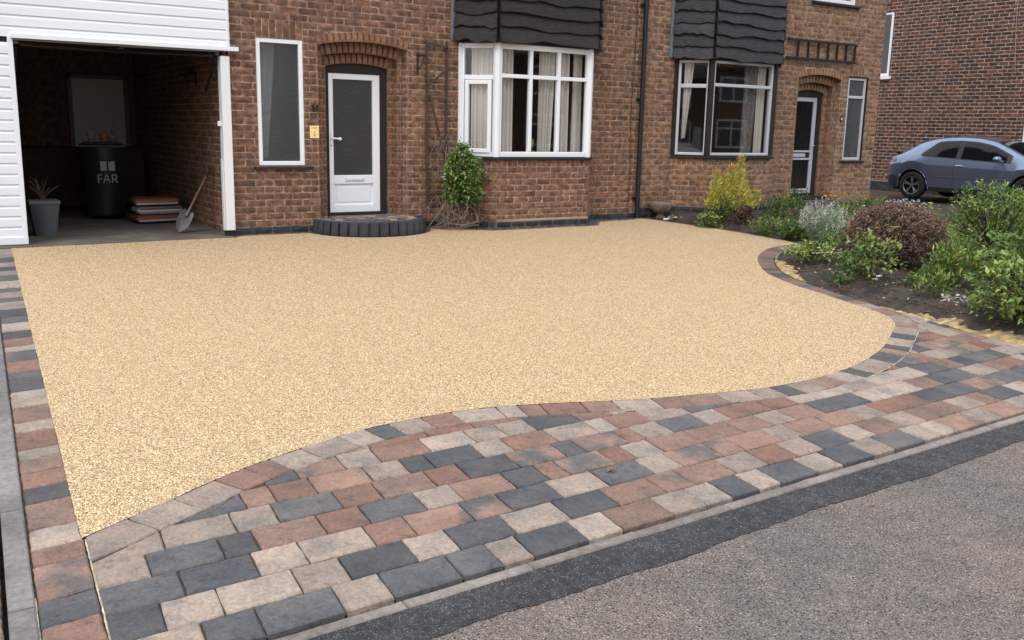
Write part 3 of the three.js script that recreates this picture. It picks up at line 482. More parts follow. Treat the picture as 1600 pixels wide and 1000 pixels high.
const slabPlan = (pts, y0, y1) => { const s = new THREE.Shape(); pts.forEach((p, i) => i ? s.lineTo(p[0], -p[1]) : s.moveTo(p[0], -p[1])); s.closePath(); const g = new THREE.ExtrudeGeometry(s, { depth: y1 - y0, bevelEnabled: true, bevelSize: .004, bevelThickness: .004, bevelSegments: 1 }); g.rotateX(-Math.PI / 2); g.translate(0, y0, 0); return uvBox(g); };
const bayPlan = (b, d) => [[b.xl - d, -.02], [b.xc - d * .6, b.d + d], [b.xd + d * .6, b.d + d], [b.xr + d, -.02]];
const house = thing('brick_house', 'brown brick house with white front door, white framed bay window and dark waney boarding', 'house');
{
  seed(201);
  const X0 = 3.56, X1 = 10.18, DL = 4.72, DR = 6.0, list = [];
  const bayHole = y => y < 2.52 ? [[bayA.xl + .0, bayA.xr]] : [];
  const winHole = y => y > .865 && y < 2.46 ? [[3.905, 4.525]] : [];
  const solHole = y => y >= 2.46 && y < 2.69 ? [[3.905, 4.525]] : [];
  const archTop = arcHole(DL - .02, DR + .02, 0, 2.41 + .115, .085);
  const holes = y => [...bayHole(y), ...winHole(y), ...solHole(y), ...archTop(y)];
  const main = courses(F0, X0, X1, CO * 1, WALLTOP, holes);
  // plinth course in blue brick
  for (const [a, b] of [[X0, DL], [DR, bayA.xl], [bayA.xr, X1]]) for (let u = a; u < b - .02; u += .246) main.push({ fr: frame(0, .02), a: u, b: Math.min(b, u + .246), y: CO * .5, h: BH, pal: 'p' });
  main.push(...soldiers(F0, 3.905, 4.525, 2.46, .228));
  list.push(...main, ...jambFaces(DL, DR, 0.173, 2.46));
  const bb = bayBase(house, bayA, 'a', list, .975, 1, gy(.45) + .015);
  const wall = mesh('wall', merge([wallSlab(F0, X0, X1, -.15, WALLTOP, [[DL, DR, .0, 2.43, .08], [bayA.xl + .02, bayA.xr - .02, -.1, 2.52], [3.905, 4.525, .865, 2.46]]), ...jambBacking(DL, DR, -.1, 2.2), bb.wall]), MT.mortar, house);
  for (const g of [box(X0, DL, -.15, CO, -.05, .014), box(DR, bayA.xl, -.15, CO, -.05, .014), box(bayA.xr, X1, -.15, CO, -.05, .014), bb.plinth]) mesh('plinth', g, std(rgb(120, 112, 108), .9, { map: TX.grain }), house);
  mesh('plinth_fillet', merge([[bayFaces(bayA)[1]].map(({ fr, L }) => { const g = new THREE.CylinderGeometry(.03, .03, L, 8); g.rotateZ(Math.PI / 2); g.translate(fr.x + L / 2, gy(.45) + .015 + CO + .002, fr.z - .004); return g; })].flat()), std(rgb(170, 150, 138), .95, { map: TX.conc }), house);
  layBricks(list, wall, 'a', { single: 300 });
  // arch over the door in three receding rings
  const arch = group('arch', house), am = brickMats.a;
  const backs = [archRing(arch, 5.36, .655, 2.41, .075, .115, -.105, .006, am), archRing(arch, 5.36, .56, 2.285, .065, .135, -.215, -.112, am, .05), archRing(arch, 5.36, .465, 2.165, .055, .125, -.325, -.222, am, .05)];
  mesh('arch_mortar', merge(backs), MT.mortar, arch);
  mesh('lintel', box(DL + .0, DR - .0, 2.46, 2.75, -.36, -.22), MT.mortar, house);
  // door frame, door
  mesh('door_frame', merge([rbox(4.90, 4.962, .17, 2.12, -.38, -.255, .004), rbox(5.724, 5.84, .17, 2.12, -.38, -.255, .004), rbox(4.90, 5.84, 2.09, 2.32, -.38, -.262, .004), rbox(4.90, 5.84, .165, .212, -.38, -.24, .004)]), MT.brownframe, house);
  const door = group('door', house); door.position.set(0, 0, -.34);
  const A = 4.966, B = 5.720, D0 = .216, D1 = 2.086;
  mesh('leaf', merge([rbox(A, 5.033, D0, D1, 0, .06, .006, 2), rbox(5.614, B, D0, D1, 0, .06, .006, 2), rbox(5.033, 5.614, D0, .318, 0, .06, .006, 2), rbox(5.033, 5.614, .605, .725, 0, .06, .006, 2), rbox(5.033, 5.614, 2.008, D1, 0, .06, .006, 2)]), MT.upvc, door);
  mesh('panel', merge([rbox(5.03, 5.617, .315, .608, .01, .035, .004), rbox(5.075, 5.572, .355, .568, .03, .044, .006, 2)]), MT.upvc, door);
  mesh('pane', box(5.028, 5.619, .72, 2.013, .028, .034), MT.frost, door);
  mesh('letter_plate', merge([rbox(5.19, 5.48, .638, .692, .058, .068, .006, 2), rbox(5.215, 5.455, .652, .680, .066, .074, .004, 2)]), phys(rgb(214, 214, 216), .25), door);
  mesh('handle', merge([rbox(4.985, 5.012, 1.08, 1.30, .058, .07, .008, 2), rod([4.998, 1.222, .06], [4.998, 1.222, .11], .011), tube([[4.998, 1.222, .105], [5.04, 1.222, .112], [5.08, 1.218, .112], [5.115, 1.214, .108]], .012, 10, 8), new THREE.SphereGeometry(.024, 12, 8).scale(1.2, .9, .6).translate(5.105, 1.216, .110)]), MT.upvc, door);
  mesh('keyhole', rod([4.998, 1.125, .068], [4.998, 1.125, .073], .009), MT.dark, door);
  mesh('threshold', rbox(4.93, 5.81, .13, .172, -.4, -.16, .006), MT.blackpaint, house);
  mesh('hall_shell', merge([box(3.62, 6.05, 0, .1, -3.2, -.41), box(3.62, 6.05, 2.6, 2.7, -3.2, -.24), box(3.56, 3.62, 0, 2.7, -3.2, -.245), box(6.05, 6.12, 0, 2.7, -3.2, -.245), box(3.56, 6.12, 0, 2.7, -3.3, -3.2)]), MT.room, house);
  // tall side window with obscure glass
  const w1 = glazed(house, 'window', F0, rectFrame(3.908, 4.522, .872, 2.456, .055), [[3.963, 4.467, .927, 2.401]], -.075, -.012, MT.upvc, MT.frost);
  mesh('sill', merge([rbox(3.84, 4.62, .828, .862, -.10, .055, .006, 2)]), MT.sill, w1);
  // bay window
  const fs = bayFaces(bayA), Y0 = 1.0, Y1 = 2.57, T = 2.115;
  const L0 = fs[0].L, bayL = glazed(house, 'window', fs[0].fr, [...rectFrame(.0, L0 - .02, Y0, Y1, .07), [.07, L0 - .09, T - .045, T + .02], ...rectFrame(.085, L0 - .105, Y0 + .055, T - .05, .058).map(q => [...q, .018])], [[.143, L0 - .163, Y0 + .113, T - .108], [.07, L0 - .09, T + .02, Y1 - .07]], -.085, -.02, MT.upvc, MT.glass);
  const L1 = fs[1].L, m1 = .565, m2 = 1.055;
  glazed(house, 'window', fs[1].fr, [...rectFrame(.0, L1, Y0, Y1, .075), [m1 - .028, m1 + .028, Y0 + .075, Y1 - .075], [m2 - .028, m2 + .028, Y0 + .075, Y1 - .075], [.075, m1 - .028, T - .012, T + .042], [m1 + .028, m2 - .028, T - .012, T + .042], [m2 + .028, L1 - .075, T - .012, T + .042]], [[.075, m1 - .028, Y0 + .075, T - .012], [m1 + .028, m2 - .028, Y0 + .075, T - .012], [m2 + .028, L1 - .075, Y0 + .075, T - .012], [.075, m1 - .028, T + .042, Y1 - .075], [m1 + .028, m2 - .028, T + .042, Y1 - .075], [m2 + .028, L1 - .075, T + .042, Y1 - .075]], -.085, -.02, MT.upvc, MT.glass);
  const L2 = fs[2].L; glazed(house, 'window', fs[2].fr, [...rectFrame(.02, L2, Y0, Y1, .07), [.09, L2 - .07, T - .02, T + .04]], [[.09, L2 - .07, Y0 + .07, T - .02], [.09, L2 - .07, T + .04, Y1 - .07]], -.085, -.02, MT.upvc, MT.glass);
  for (const g of [rod([bayA.xc + .008, Y0, bayA.d - .052], [bayA.xc + .008, Y1, bayA.d - .052], .055, .055, 8), rod([bayA.xd - .008, Y0, bayA.d - .052], [bayA.xd - .008, Y1, bayA.d - .052], .055, .055, 8), rbox(bayA.xl - .012, bayA.xl + .06, Y0, Y1, -.09, .022)]) mesh('corner_post', g, MT.upvc, house);
  mesh('bay_sill', slabPlan(bayPlan(bayA, .045), .968, .992), MT.blackpaint, house);
  mesh('bay_soffit', slabPlan(bayPlan(bayA, .01), 2.575, 2.66), MT.blackpaint, house);
  mesh('bay_core', slabPlan(bayPlan(bayA, -.02), 2.67, WALLTOP - .3), std(rgb(40, 36, 34), .9), house);
  const clad = group('bay_cladding', house);
  for (const f of bayFaces({ ...bayA, xl: bayA.xl - .07, xr: bayA.xr + .07, xc: bayA.xc - .035, xd: bayA.xd + .035, d: bayA.d + .03 })) waney(clad, f.fr, 0, f.L, 2.585, 4.8, boardsBrown);
  mesh('flashing', merge([bar([bayA.xl - .10, 2.6, .012], [bayA.xl - .075, 4.8, .012], .1, .02)]), MT.lead, house);
  room(house, 6.2, 9.95, .15, 2.56, -3.4, -.25);
  mesh('window_board', slabPlan([[bayA.xl + .15, -.2], [bayA.xc + .08, bayA.d - .1], [bayA.xd - .08, bayA.d - .1], [bayA.xr - .15, -.2]], .955, .985), MT.upvc, house);
  mesh('roof', merge([box(3.2, 10.18, WALLTOP, WALLTOP + .18, -7, .45)]), std(rgb(96, 62, 50), .85), house);
  rebase(house, 6.87, 0, 0);
}
// curtains and things seen in that bay
seed(220);
curtain([3.95, -.30], [4.28, -.34], .95, 2.42, 'white cloth added behind the obscure glass of the tall side window to imitate a pale reflection', phys(rgb(236, 236, 236), .9, { side: THREE.DoubleSide }), .45);  // added cloth, stands in for the white reflection in the side window glass
curtain([6.98, .06], [7.22, .33], 1.02, 2.55, 'pale pleated curtain filling the angled side of the white bay window');
curtain([7.30, .33], [7.52, .33], 1.02, 2.55, 'pale pleated curtain beside the corner post of the white bay window');
curtain([7.98, .32], [8.25, .32], 1.02, 2.55, 'pale pleated curtain behind the mullion of the white bay window', curtainMat, .25);
curtain([8.32, .33], [8.50, .33], 1.02, 2.55, 'pale pleated curtain in the last light of the white bay window');
curtain([8.62, .30], [8.95, .02], 1.02, 2.55, 'pale pleated curtain across the hidden far side of the white bay window');
{
  const t = thing('potted_plant', 'small bright green potted plant on the bay window board', 'potted plant', [7.90, .985, .22]);
  const g = []; seed(230); for (let i = 0; i < 26; i++) { const a = rnd() * 6.28, l = rr(.10, .22), s = rr(.01, .05); g.push(new THREE.SphereGeometry(.022, 6, 4).scale(.5, 2.4, .9).rotateY(a).translate(Math.cos(a) * s, .12 + l * .6, Math.sin(a) * s)); }
  mesh('pot', new THREE.LatheGeometry([[0, 0], [.045, 0], [.06, .1], [.065, .105], [.055, .11], [0, .1]].map(p => new THREE.Vector2(...p)), 16), std(rgb(120, 90, 70), .8), t);
  mesh('foliage', merge(g), phys(rgb(120, 150, 40), .7), t);
}
// number, plaque, step, trellis, bracket, pipe
const font = await new FontLoader().loadAsync('fonts/droid/droid_serif_bold.typeface.json');
const fontS = await new FontLoader().loadAsync('fonts/droid/droid_sans_regular.typeface.json');
{
  const t = thing('house_number', 'dark metal house number eleven on the brick beside the white door', 'house number', [4.655, 1.57, .008]);
  for (const x of [-.052, .008]) { const g = new TextGeometry('1', { font, size: .088, depth: .012, curveSegments: 3, bevelEnabled: false }); mesh('digit', g, MT.iron, t).position.x = x; }
}
{
  const c = document.createElement('canvas'); c.width = 128; c.height = 168; const x = c.getContext('2d'); x.fillStyle = '#f3dfa0'; x.fillRect(0, 0, 128, 168); x.fillStyle = '#f0c860'; x.fillRect(8, 8, 112, 148); x.fillStyle = '#f6dc96'; x.fillRect(14, 40, 100, 110); x.fillStyle = '#7a3a22'; x.font = 'bold 20px serif'; x.textAlign = 'center'; x.fillText('Please', 64, 31);
  x.fillStyle = '#2c2a20'; x.beginPath(); x.moveTo(56, 92); x.lineTo(68, 70); x.lineTo(76, 74); x.lineTo(66, 96); x.fill(); x.fillRect(40, 108, 50, 3); x.fillRect(36, 115, 58, 3); x.fillStyle = '#86803a'; x.fillRect(42, 132, 44, 10); x.fillStyle = '#5a5030'; x.fillRect(48, 142, 34, 4);
  const tx = new THREE.CanvasTexture(c); tx.colorSpace = THREE.SRGBColorSpace;
  const t = thing('notice_plaque', 'small yellow notice plaque with dark print under the house number', 'sign', [4.652, 1.305, .012]);
  mesh('plate', rbox(-.062, .062, -.08, .08, -.006, .004, .004), std(rgb(240, 226, 190), .5), t);
  const f = new THREE.PlaneGeometry(.112, .148); mesh('print', f, std(0xffffff, .5, { map: tx }), t).position.z = .0055;
}
{
  const t = thing('doorstep', 'half round brick doorstep edged with dark blue bricks below the white door', 'step', [5.41, 0, 0]); seed(240);
  const a = .80, b = .68, top = .165, E = .125, N = 18; const core = []; const s = new THREE.Shape(); for (let k = 0; k <= 32; k++) { const q = k / 32 * Math.PI, x = (a - .03) * Math.cos(q), z = (b - .03) * Math.sin(q); k ? s.lineTo(x, -z) : s.moveTo(x, -z); } s.lineTo(-a + .03, .3); s.lineTo(a - .03, .3); s.closePath();
  const g = new THREE.ExtrudeGeometry(s, { depth: top + .07, bevelEnabled: false }); g.rotateX(-Math.PI / 2); g.translate(0, -.08, 0); mesh('core', uvBox(g), std(rgb(120, 110, 100), .95), t);
  for (let k = 0; k < N; k++) { const q0 = k / N * Math.PI, q1 = (k + 1) / N * Math.PI, qm = (q0 + q1) / 2, x = a * Math.cos(qm), z = b * Math.sin(qm), w = Math.hypot(a * (Math.cos(q0) - Math.cos(q1)), b * (Math.sin(q0) - Math.sin(q1))) - .012, nx = Math.cos(qm) / a, nz = Math.sin(qm) / b, an = Math.atan2(nx, nz);
    const e = rbox(-w / 2, w / 2, -.21, 0, -E, 0, .022, 3); const m = mesh('edge_brick', e, pick(plinthMat), t); m.position.set(x, top + .006 + (rnd() - .5) * .004, z); m.rotation.y = an; m.rotation.order = 'YXZ'; m.rotation.x = -.10 + (rnd() - .5) * .03; }
  const mats = ['M', 'M', 'B', 'M', 'R', 'G'];
  for (let r = -3; r < 8; r++) for (let c = -8; c < 9; c++) { const x = c * .105 + (r % 2 ? .05 : 0), z = r * .075 - .1; const inside = (p, q) => q < -.02 || (p / (a - E - .01)) ** 2 + (Math.max(q, 0) / (b - E - .01)) ** 2 < 1; const hw = .048; if (![[x - hw, z], [x + hw, z], [x - hw, z + .07], [x + hw, z + .07]].every(p => inside(...p) && Math.abs(p[0]) < .64 && p[1] > -.36)) continue; if (z < -.02 && Math.abs(x) > .5) continue; const m = mesh('top_brick', rbox(-hw, hw, -.02, .012, 0, .068, .006, 1), pick(settMats[pick(mats)]), t); m.position.set(x, top + (rnd() - .5) * .003, z); }
}
{
  const t = thing('trellis', 'weathered timber trellis fixed to the brick between door and bay', 'trellis', [6.45, .35, .035]); const z = 0;
  mesh('upright', bar([-.145, .0, z], [-.16, 2.22, z], .034, .03), MT.timber, t); mesh('upright', bar([.145, .0, z + .0], [.15, 2.21, z], .034, .03), MT.timber, t);
  for (const [a, b] of [[[-.15, 2.17], [.14, 2.14]], [[-.15, 1.45], [.15, 1.44]], [[-.15, .78], [.15, .79]], [[-.15, .12], [.15, .13]]]) mesh('rung', bar([a[0], a[1], .03], [b[0], b[1], .03], .03, .022), MT.timber, t);
  mesh('brace', bar([-.15, 1.62, .05], [.15, 1.86, .05], .026, .018), MT.timber, t); mesh('brace', bar([-.14, 1.5, .05], [.08, .7, .05], .03, .018), MT.timber, t);
  const h = thing('wall_bracket', 'black iron hanging bracket on the brick beside the trellis', 'bracket', [6.16, 2.12, .012]);
  mesh('back_plate', rbox(-.012, .012, 0, .28, -.008, .006, .004), MT.iron, h); mesh('arm', merge([rod([0, .24, 0], [.02, .23, .2], .007), tube([[0, .05, .004], [.005, .10, .09], [.02, .2, .15], [.02, .23, .19]], .006, 10, 6)]), MT.iron, h);
}
{
  const t = thing('drainpipe', 'black round drainpipe running down the brick between the two houses', 'drainpipe', [10.13, .02, .075]);
  mesh('pipe', merge([rod([0, 0, 0], [0, 5.1, 0], .038, .038, 14)]), MT.blackpaint, t);
  for (const y of [.28, 1.85, 3.3]) { mesh('clip', merge([rod([0, y, 0], [0, y + .05, 0], .044, .044, 14), rbox(-.07, .07, y + .005, y + .045, -.068, -.045, .003)]), MT.blackpaint, t); }
  const c = thing('cable', 'thin brown cable clipped down the brick beside the black drainpipe', 'cable', [9.98, .1, .012]); mesh('run', tube([[0, 0, 0], [.015, .8, 0], [-.01, 1.7, 0], [.02, 2.6, 0], [.01, 4.8, 0]], .006, 30, 5), std(rgb(84, 66, 54), .8), c);
}
// ---------------------------------------------------------------- the attached house with grey windows
const house2 = thing('brick_house', 'brown brick house with dark waney boarded bay, grey framed glazing and open porch recess', 'house');
{
  seed(301);
  const X0 = 10.19, X1 = 16.1, DL = 13.83, DR = 14.98, G2 = .04, list = [];
  const b = bayB, holes = y => [...(y < 2.52 ? [[b.xl, b.xr]] : []), ...(y > .93 && y < 2.47 ? [[15.19, 15.72]] : []), ...(y >= 2.47 && y < 2.70 ? [[15.19, 15.72]] : []), ...arcHole(DL - .02, DR + .02, 0, 2.40 + .115, .085)(y), ...(y > 3.74 && y < 4.8 ? [[14.08, 15.2]] : [])];
  const main = courses(F0, X0, X1, CO * 2, WALLTOP, holes, { off: .04 });
  for (let r = 0; r < 2; r++) for (const [p, q] of [[X0, b.xl], [b.xr, DL], [DR, X1]]) for (let u = p - (r ? .12 : 0); u < q - .02; u += .246) main.push({ fr: frame(0, .02), a: Math.max(p, u), b: Math.min(q, u + .246), y: CO * (r + .5), h: BH, pal: 'p' });
  main.push(...soldiers(F0, 15.19, 15.72, 2.47, .228)); list.push(...main, ...jambFaces(DL, DR, .26, 2.44));
  const bb = bayBase(house2, b, 'b', list, .985, 2, gy(.45) + .03);
  const wall = mesh('wall', merge([wallSlab(F0, X0, X1, -.15, WALLTOP, [[DL, DR, .0, 2.42, .08], [b.xl + .02, b.xr - .02, -.1, 2.52], [15.19, 15.72, .93, 2.47], [14.08, 15.2, 3.74, 4.8]]), ...jambBacking(DL, DR, -.1, 2.2), bb.wall, box(X1 - .25, X1, -.15, WALLTOP, -7, -.25)]), MT.mortar, house2);
  for (const g of [box(X0, b.xl, -.15, CO * 2, -.05, .014), box(b.xr, DL, -.15, CO * 2, -.05, .014), box(DR, X1, -.15, CO * 2, -.05, .014), bb.plinth]) mesh('plinth', g, std(rgb(120, 112, 108), .9, { map: TX.grain }), house2);
  layBricks(list, wall, 'b', { single: 300 });
  const arch = group('arch', house2), xc = (DL + DR) / 2, hw = (DR - DL) / 2;
  mesh('arch_mortar', merge([archRing(arch, xc, hw + .015, 2.40, .075, .115, -.105, .006, brickMats.b), archRing(arch, xc, hw - .08, 2.275, .065, .135, -.215, -.112, brickMats.b, .05), archRing(arch, xc, hw - .175, 2.155, .055, .125, -.325, -.222, brickMats.b, .05)]), MT.mortar, arch);
  mesh('lintel', box(DL, DR, 2.45, 2.75, -.36, -.22), MT.mortar, house2);
  const dl = DL + .19, dr = DR - .19;
  mesh('door_frame', merge([rbox(dl - .02, dl + .05, .26, 2.12, -.40, -.26, .004), rbox(dr - .075, dr + .02, .26, 2.12, -.40, -.26, .004), rbox(dl - .02, dr + .02, 2.09, 2.32, -.40, -.265, .004)]), MT.brownframe, house2);
  const door = group('door', house2); door.position.set(0, 0, -.34); const A = dl + .054, B = dr - .079, D0 = .30, D1 = 2.085;
  mesh('leaf', merge([rbox(A, A + .075, D0, D1, 0, .045, .005, 2), rbox(B - .085, B, D0, D1, 0, .045, .005, 2), rbox(A + .075, B - .085, D0, D0 + .09, 0, .045, .005), rbox(A + .075, B - .085, .93, .965, 0, .045, .005), rbox(A + .075, B - .085, 1.07, 1.105, 0, .045, .005), rbox(A + .075, B - .085, D1 - .08, D1, 0, .045, .005)]), MT.alu, door);
  mesh('letter_plate', rbox(A + .07, B - .08, .965, 1.07, .012, .022, .003), MT.blackpaint, door); mesh('letter_flap', rbox(A + .1, B - .2, .985, 1.05, .02, .032, .004), MT.alu, door);
  const dk = phys(rgb(190, 194, 198), .12, { transmission: 1, thickness: 0, ior: 1.5 });
  mesh('pane', box(A + .07, B - .08, D0 + .085, .935, .018, .023), dk, door); mesh('pane', box(A + .07, B - .08, 1.10, D1 - .075, .018, .023), dk, door);
  mesh('handle', merge([rbox(B - .06, B - .03, 1.1, 1.28, .045, .055, .004), rod([B - .045, 1.2, .05], [B - .045, 1.2, .10], .009), rod([B - .045, 1.2, .095], [B - .15, 1.2, .095], .009)]), MT.alu, door);
  mesh('threshold', rbox(dl - .02, dr + .02, .20, .262, -.42, .0, .006), MT.blackpaint, house2);
  mesh('porch_step', rbox(13.5, 15.3, -.1, .20, .0, .55, .015, 2), std(rgb(112, 104, 100), .9, { map: TX.conc }), house2);
  mesh('hall_shell', merge([box(13.6, 16.0, .1, .2, -3.2, -.43), box(13.6, 16, 2.6, 2.7, -3.2, -.24), box(13.55, 13.62, .1, 2.7, -3.2, -.245), box(15.85, 15.92, .1, 2.7, -3.2, -.245), box(13.55, 16, .1, 2.7, -3.3, -3.2)]), MT.room, house2);
  const sw = glazed(house2, 'window', F0, [...rectFrame(15.195, 15.715, .94, 2.465, .045), [15.24, 15.67, 2.085, 2.135]], [[15.24, 15.67, .985, 2.085], [15.24, 15.67, 2.135, 2.42]], -.075, -.012, MT.alu, MT.frost); mesh('sill', rbox(15.12, 15.79, .895, .928, -.1, .05, .006, 2), MT.blackpaint, sw);
  mesh('window_surround', merge([rbox(15.72, 15.745, .93, 2.49, -.05, .008, .003), rbox(15.19, 15.745, 2.468, 2.49, -.05, .008, .003)]), MT.brownframe, house2);
  const uw = glazed(house2, 'window', F0, [...rectFrame(14.085, 15.195, 3.755, 4.795, .06), [14.61, 14.67, 3.815, 4.735]], [[14.145, 14.61, 3.815, 4.735], [14.67, 15.135, 3.815, 4.735]], -.08, -.015, MT.upvc, MT.glass); mesh('sill', rbox(14.0, 15.28, 3.70, 3.738, -.1, .06, .006, 2), MT.blackpaint, uw); mesh('blind', box(14.1, 15.18, 3.78, 4.78, -.2, -.19), std(rgb(190, 188, 186), .9), uw);
  // bay glazing: slim pale frames in dark posts
  const fs = bayFaces(b), Y0 = 1.03, Y1 = 2.555, T = 2.165, L0 = fs[0].L, L1 = fs[1].L, L2 = fs[2].L;
  glazed(house2, 'window', fs[0].fr, [...rectFrame(.045, L0 - .045, Y0, Y1, .045), [.09, L0 - .09, T - .05, T + .012]], [[.09, L0 - .09, Y0 + .045, T - .05], [.09, L0 - .09, T + .012, Y1 - .045]], -.075, -.018, MT.alu, MT.glass);
  glazed(house2, 'window', fs[1].fr, [...rectFrame(.045, L1 - .045, Y0, Y1, .045), [.09, L1 - .09, T - .022, T + .03]], [[.09, L1 - .09, Y0 + .045, T - .022], [.09, L1 - .09, T + .03, Y1 - .045]], -.075, -.018, MT.alu, MT.glass);
  glazed(house2, 'window', fs[2].fr, [...rectFrame(.045, L2 - .045, Y0, Y1, .045), [.09, L2 - .09, T - .02, T + .03]], [[.09, L2 - .09, Y0 + .045, T - .02], [.09, L2 - .09, T + .03, Y1 - .045]], -.075, -.018, MT.alu, MT.glass);
  for (const g of [rod([b.xc + .005, Y0, b.d - .03], [b.xc + .005, Y1, b.d - .03], .052, .052, 8), rod([b.xd - .005, Y0, b.d - .03], [b.xd - .005, Y1, b.d - .03], .052, .052, 8), rbox(b.xl - .03, b.xl + .055, Y0, Y1, -.09, .025), rbox(b.xr - .055, b.xr + .03, Y0, Y1, -.09, .025)]) mesh('corner_post', g, MT.brownframe, house2);
  mesh('bay_sill', slabPlan(bayPlan(b, .045), .985, 1.012), MT.blackpaint, house2);
  mesh('bay_soffit', slabPlan(bayPlan(b, .01), 2.56, 2.65), MT.blackpaint, house2);
  mesh('bay_core', slabPlan(bayPlan(b, -.02), 2.66, WALLTOP - .3), std(rgb(40, 38, 38), .9), house2);
  const clad = group('bay_cladding', house2);
  for (const f of bayFaces({ ...b, xl: b.xl - .08, xr: b.xr + .08, xc: b.xc - .035, xd: b.xd + .035, d: b.d + .03 })) waney(clad, f.fr, 0, f.L, 2.565, 4.8, boardsGrey);
  mesh('flashing', merge([bar([b.xl - .12, 2.58, .012], [b.xl - .095, 4.8, .012], .1, .02)]), MT.lead, house2);
  room(house2, 10.4, 13.5, .15, 2.56, -3.4, -.25, std(rgb(132, 122, 112), .9));
  mesh('window_board', slabPlan([[b.xl + .15, -.2], [b.xc + .08, b.d - .1], [b.xd - .08, b.d - .1], [b.xr - .15, -.2]], .975, 1.005), MT.upvc, house2);
  mesh('roof', box(10.18, 16.5, WALLTOP, WALLTOP + .18, -7, .45), std(rgb(96, 62, 50), .85), house2);
  rebase(house2, 13.15, 0, 0);
}
seed(320);
curtain([12.12, .33], [12.44, .33], 1.04, 2.53, 'patterned grey curtain hanging in the dark boarded bay window', phys(rgb(150, 142, 136), .95, { map: TX.speck }), .2);
curtain([12.44, .30], [12.66, .30], 1.04, 2.53, 'plain pale net curtain beside the patterned one in the boarded bay');
curtain([11.02, .06], [11.12, .18], 1.3, 2.53, 'narrow tied back pale curtain in the angled side of the boarded bay', curtainMat, .6);
{
  const t = thing('ladder_trellis', 'black ladder shaped trellis mounted flat above the arched porch recess', 'trellis', [14.35, 2.735, .03]);
  mesh('rail', bar([-.93, .31, .02], [.92, .31, .02], .045, .035), MT.iron, t); mesh('rail', bar([-.95, .0, .02], [.92, .0, .02], .045, .035), MT.iron, t);
  for (const x of [-.64, -.37, -.10, .16, .41, .66, .905]) mesh('rung', bar([x, -.01, .0], [x, .32, .0], .036, .028), MT.iron, t);
  const d = thing('doorbell', 'round dark doorbell on the brick beside the narrow window', 'doorbell', [15.06, 1.70, .008]); mesh('ring', new THREE.TorusGeometry(.036, .012, 8, 18), MT.iron, d); mesh('button', rod([0, 0, -.01], [0, 0, .012], .026), MT.alu, d);
}

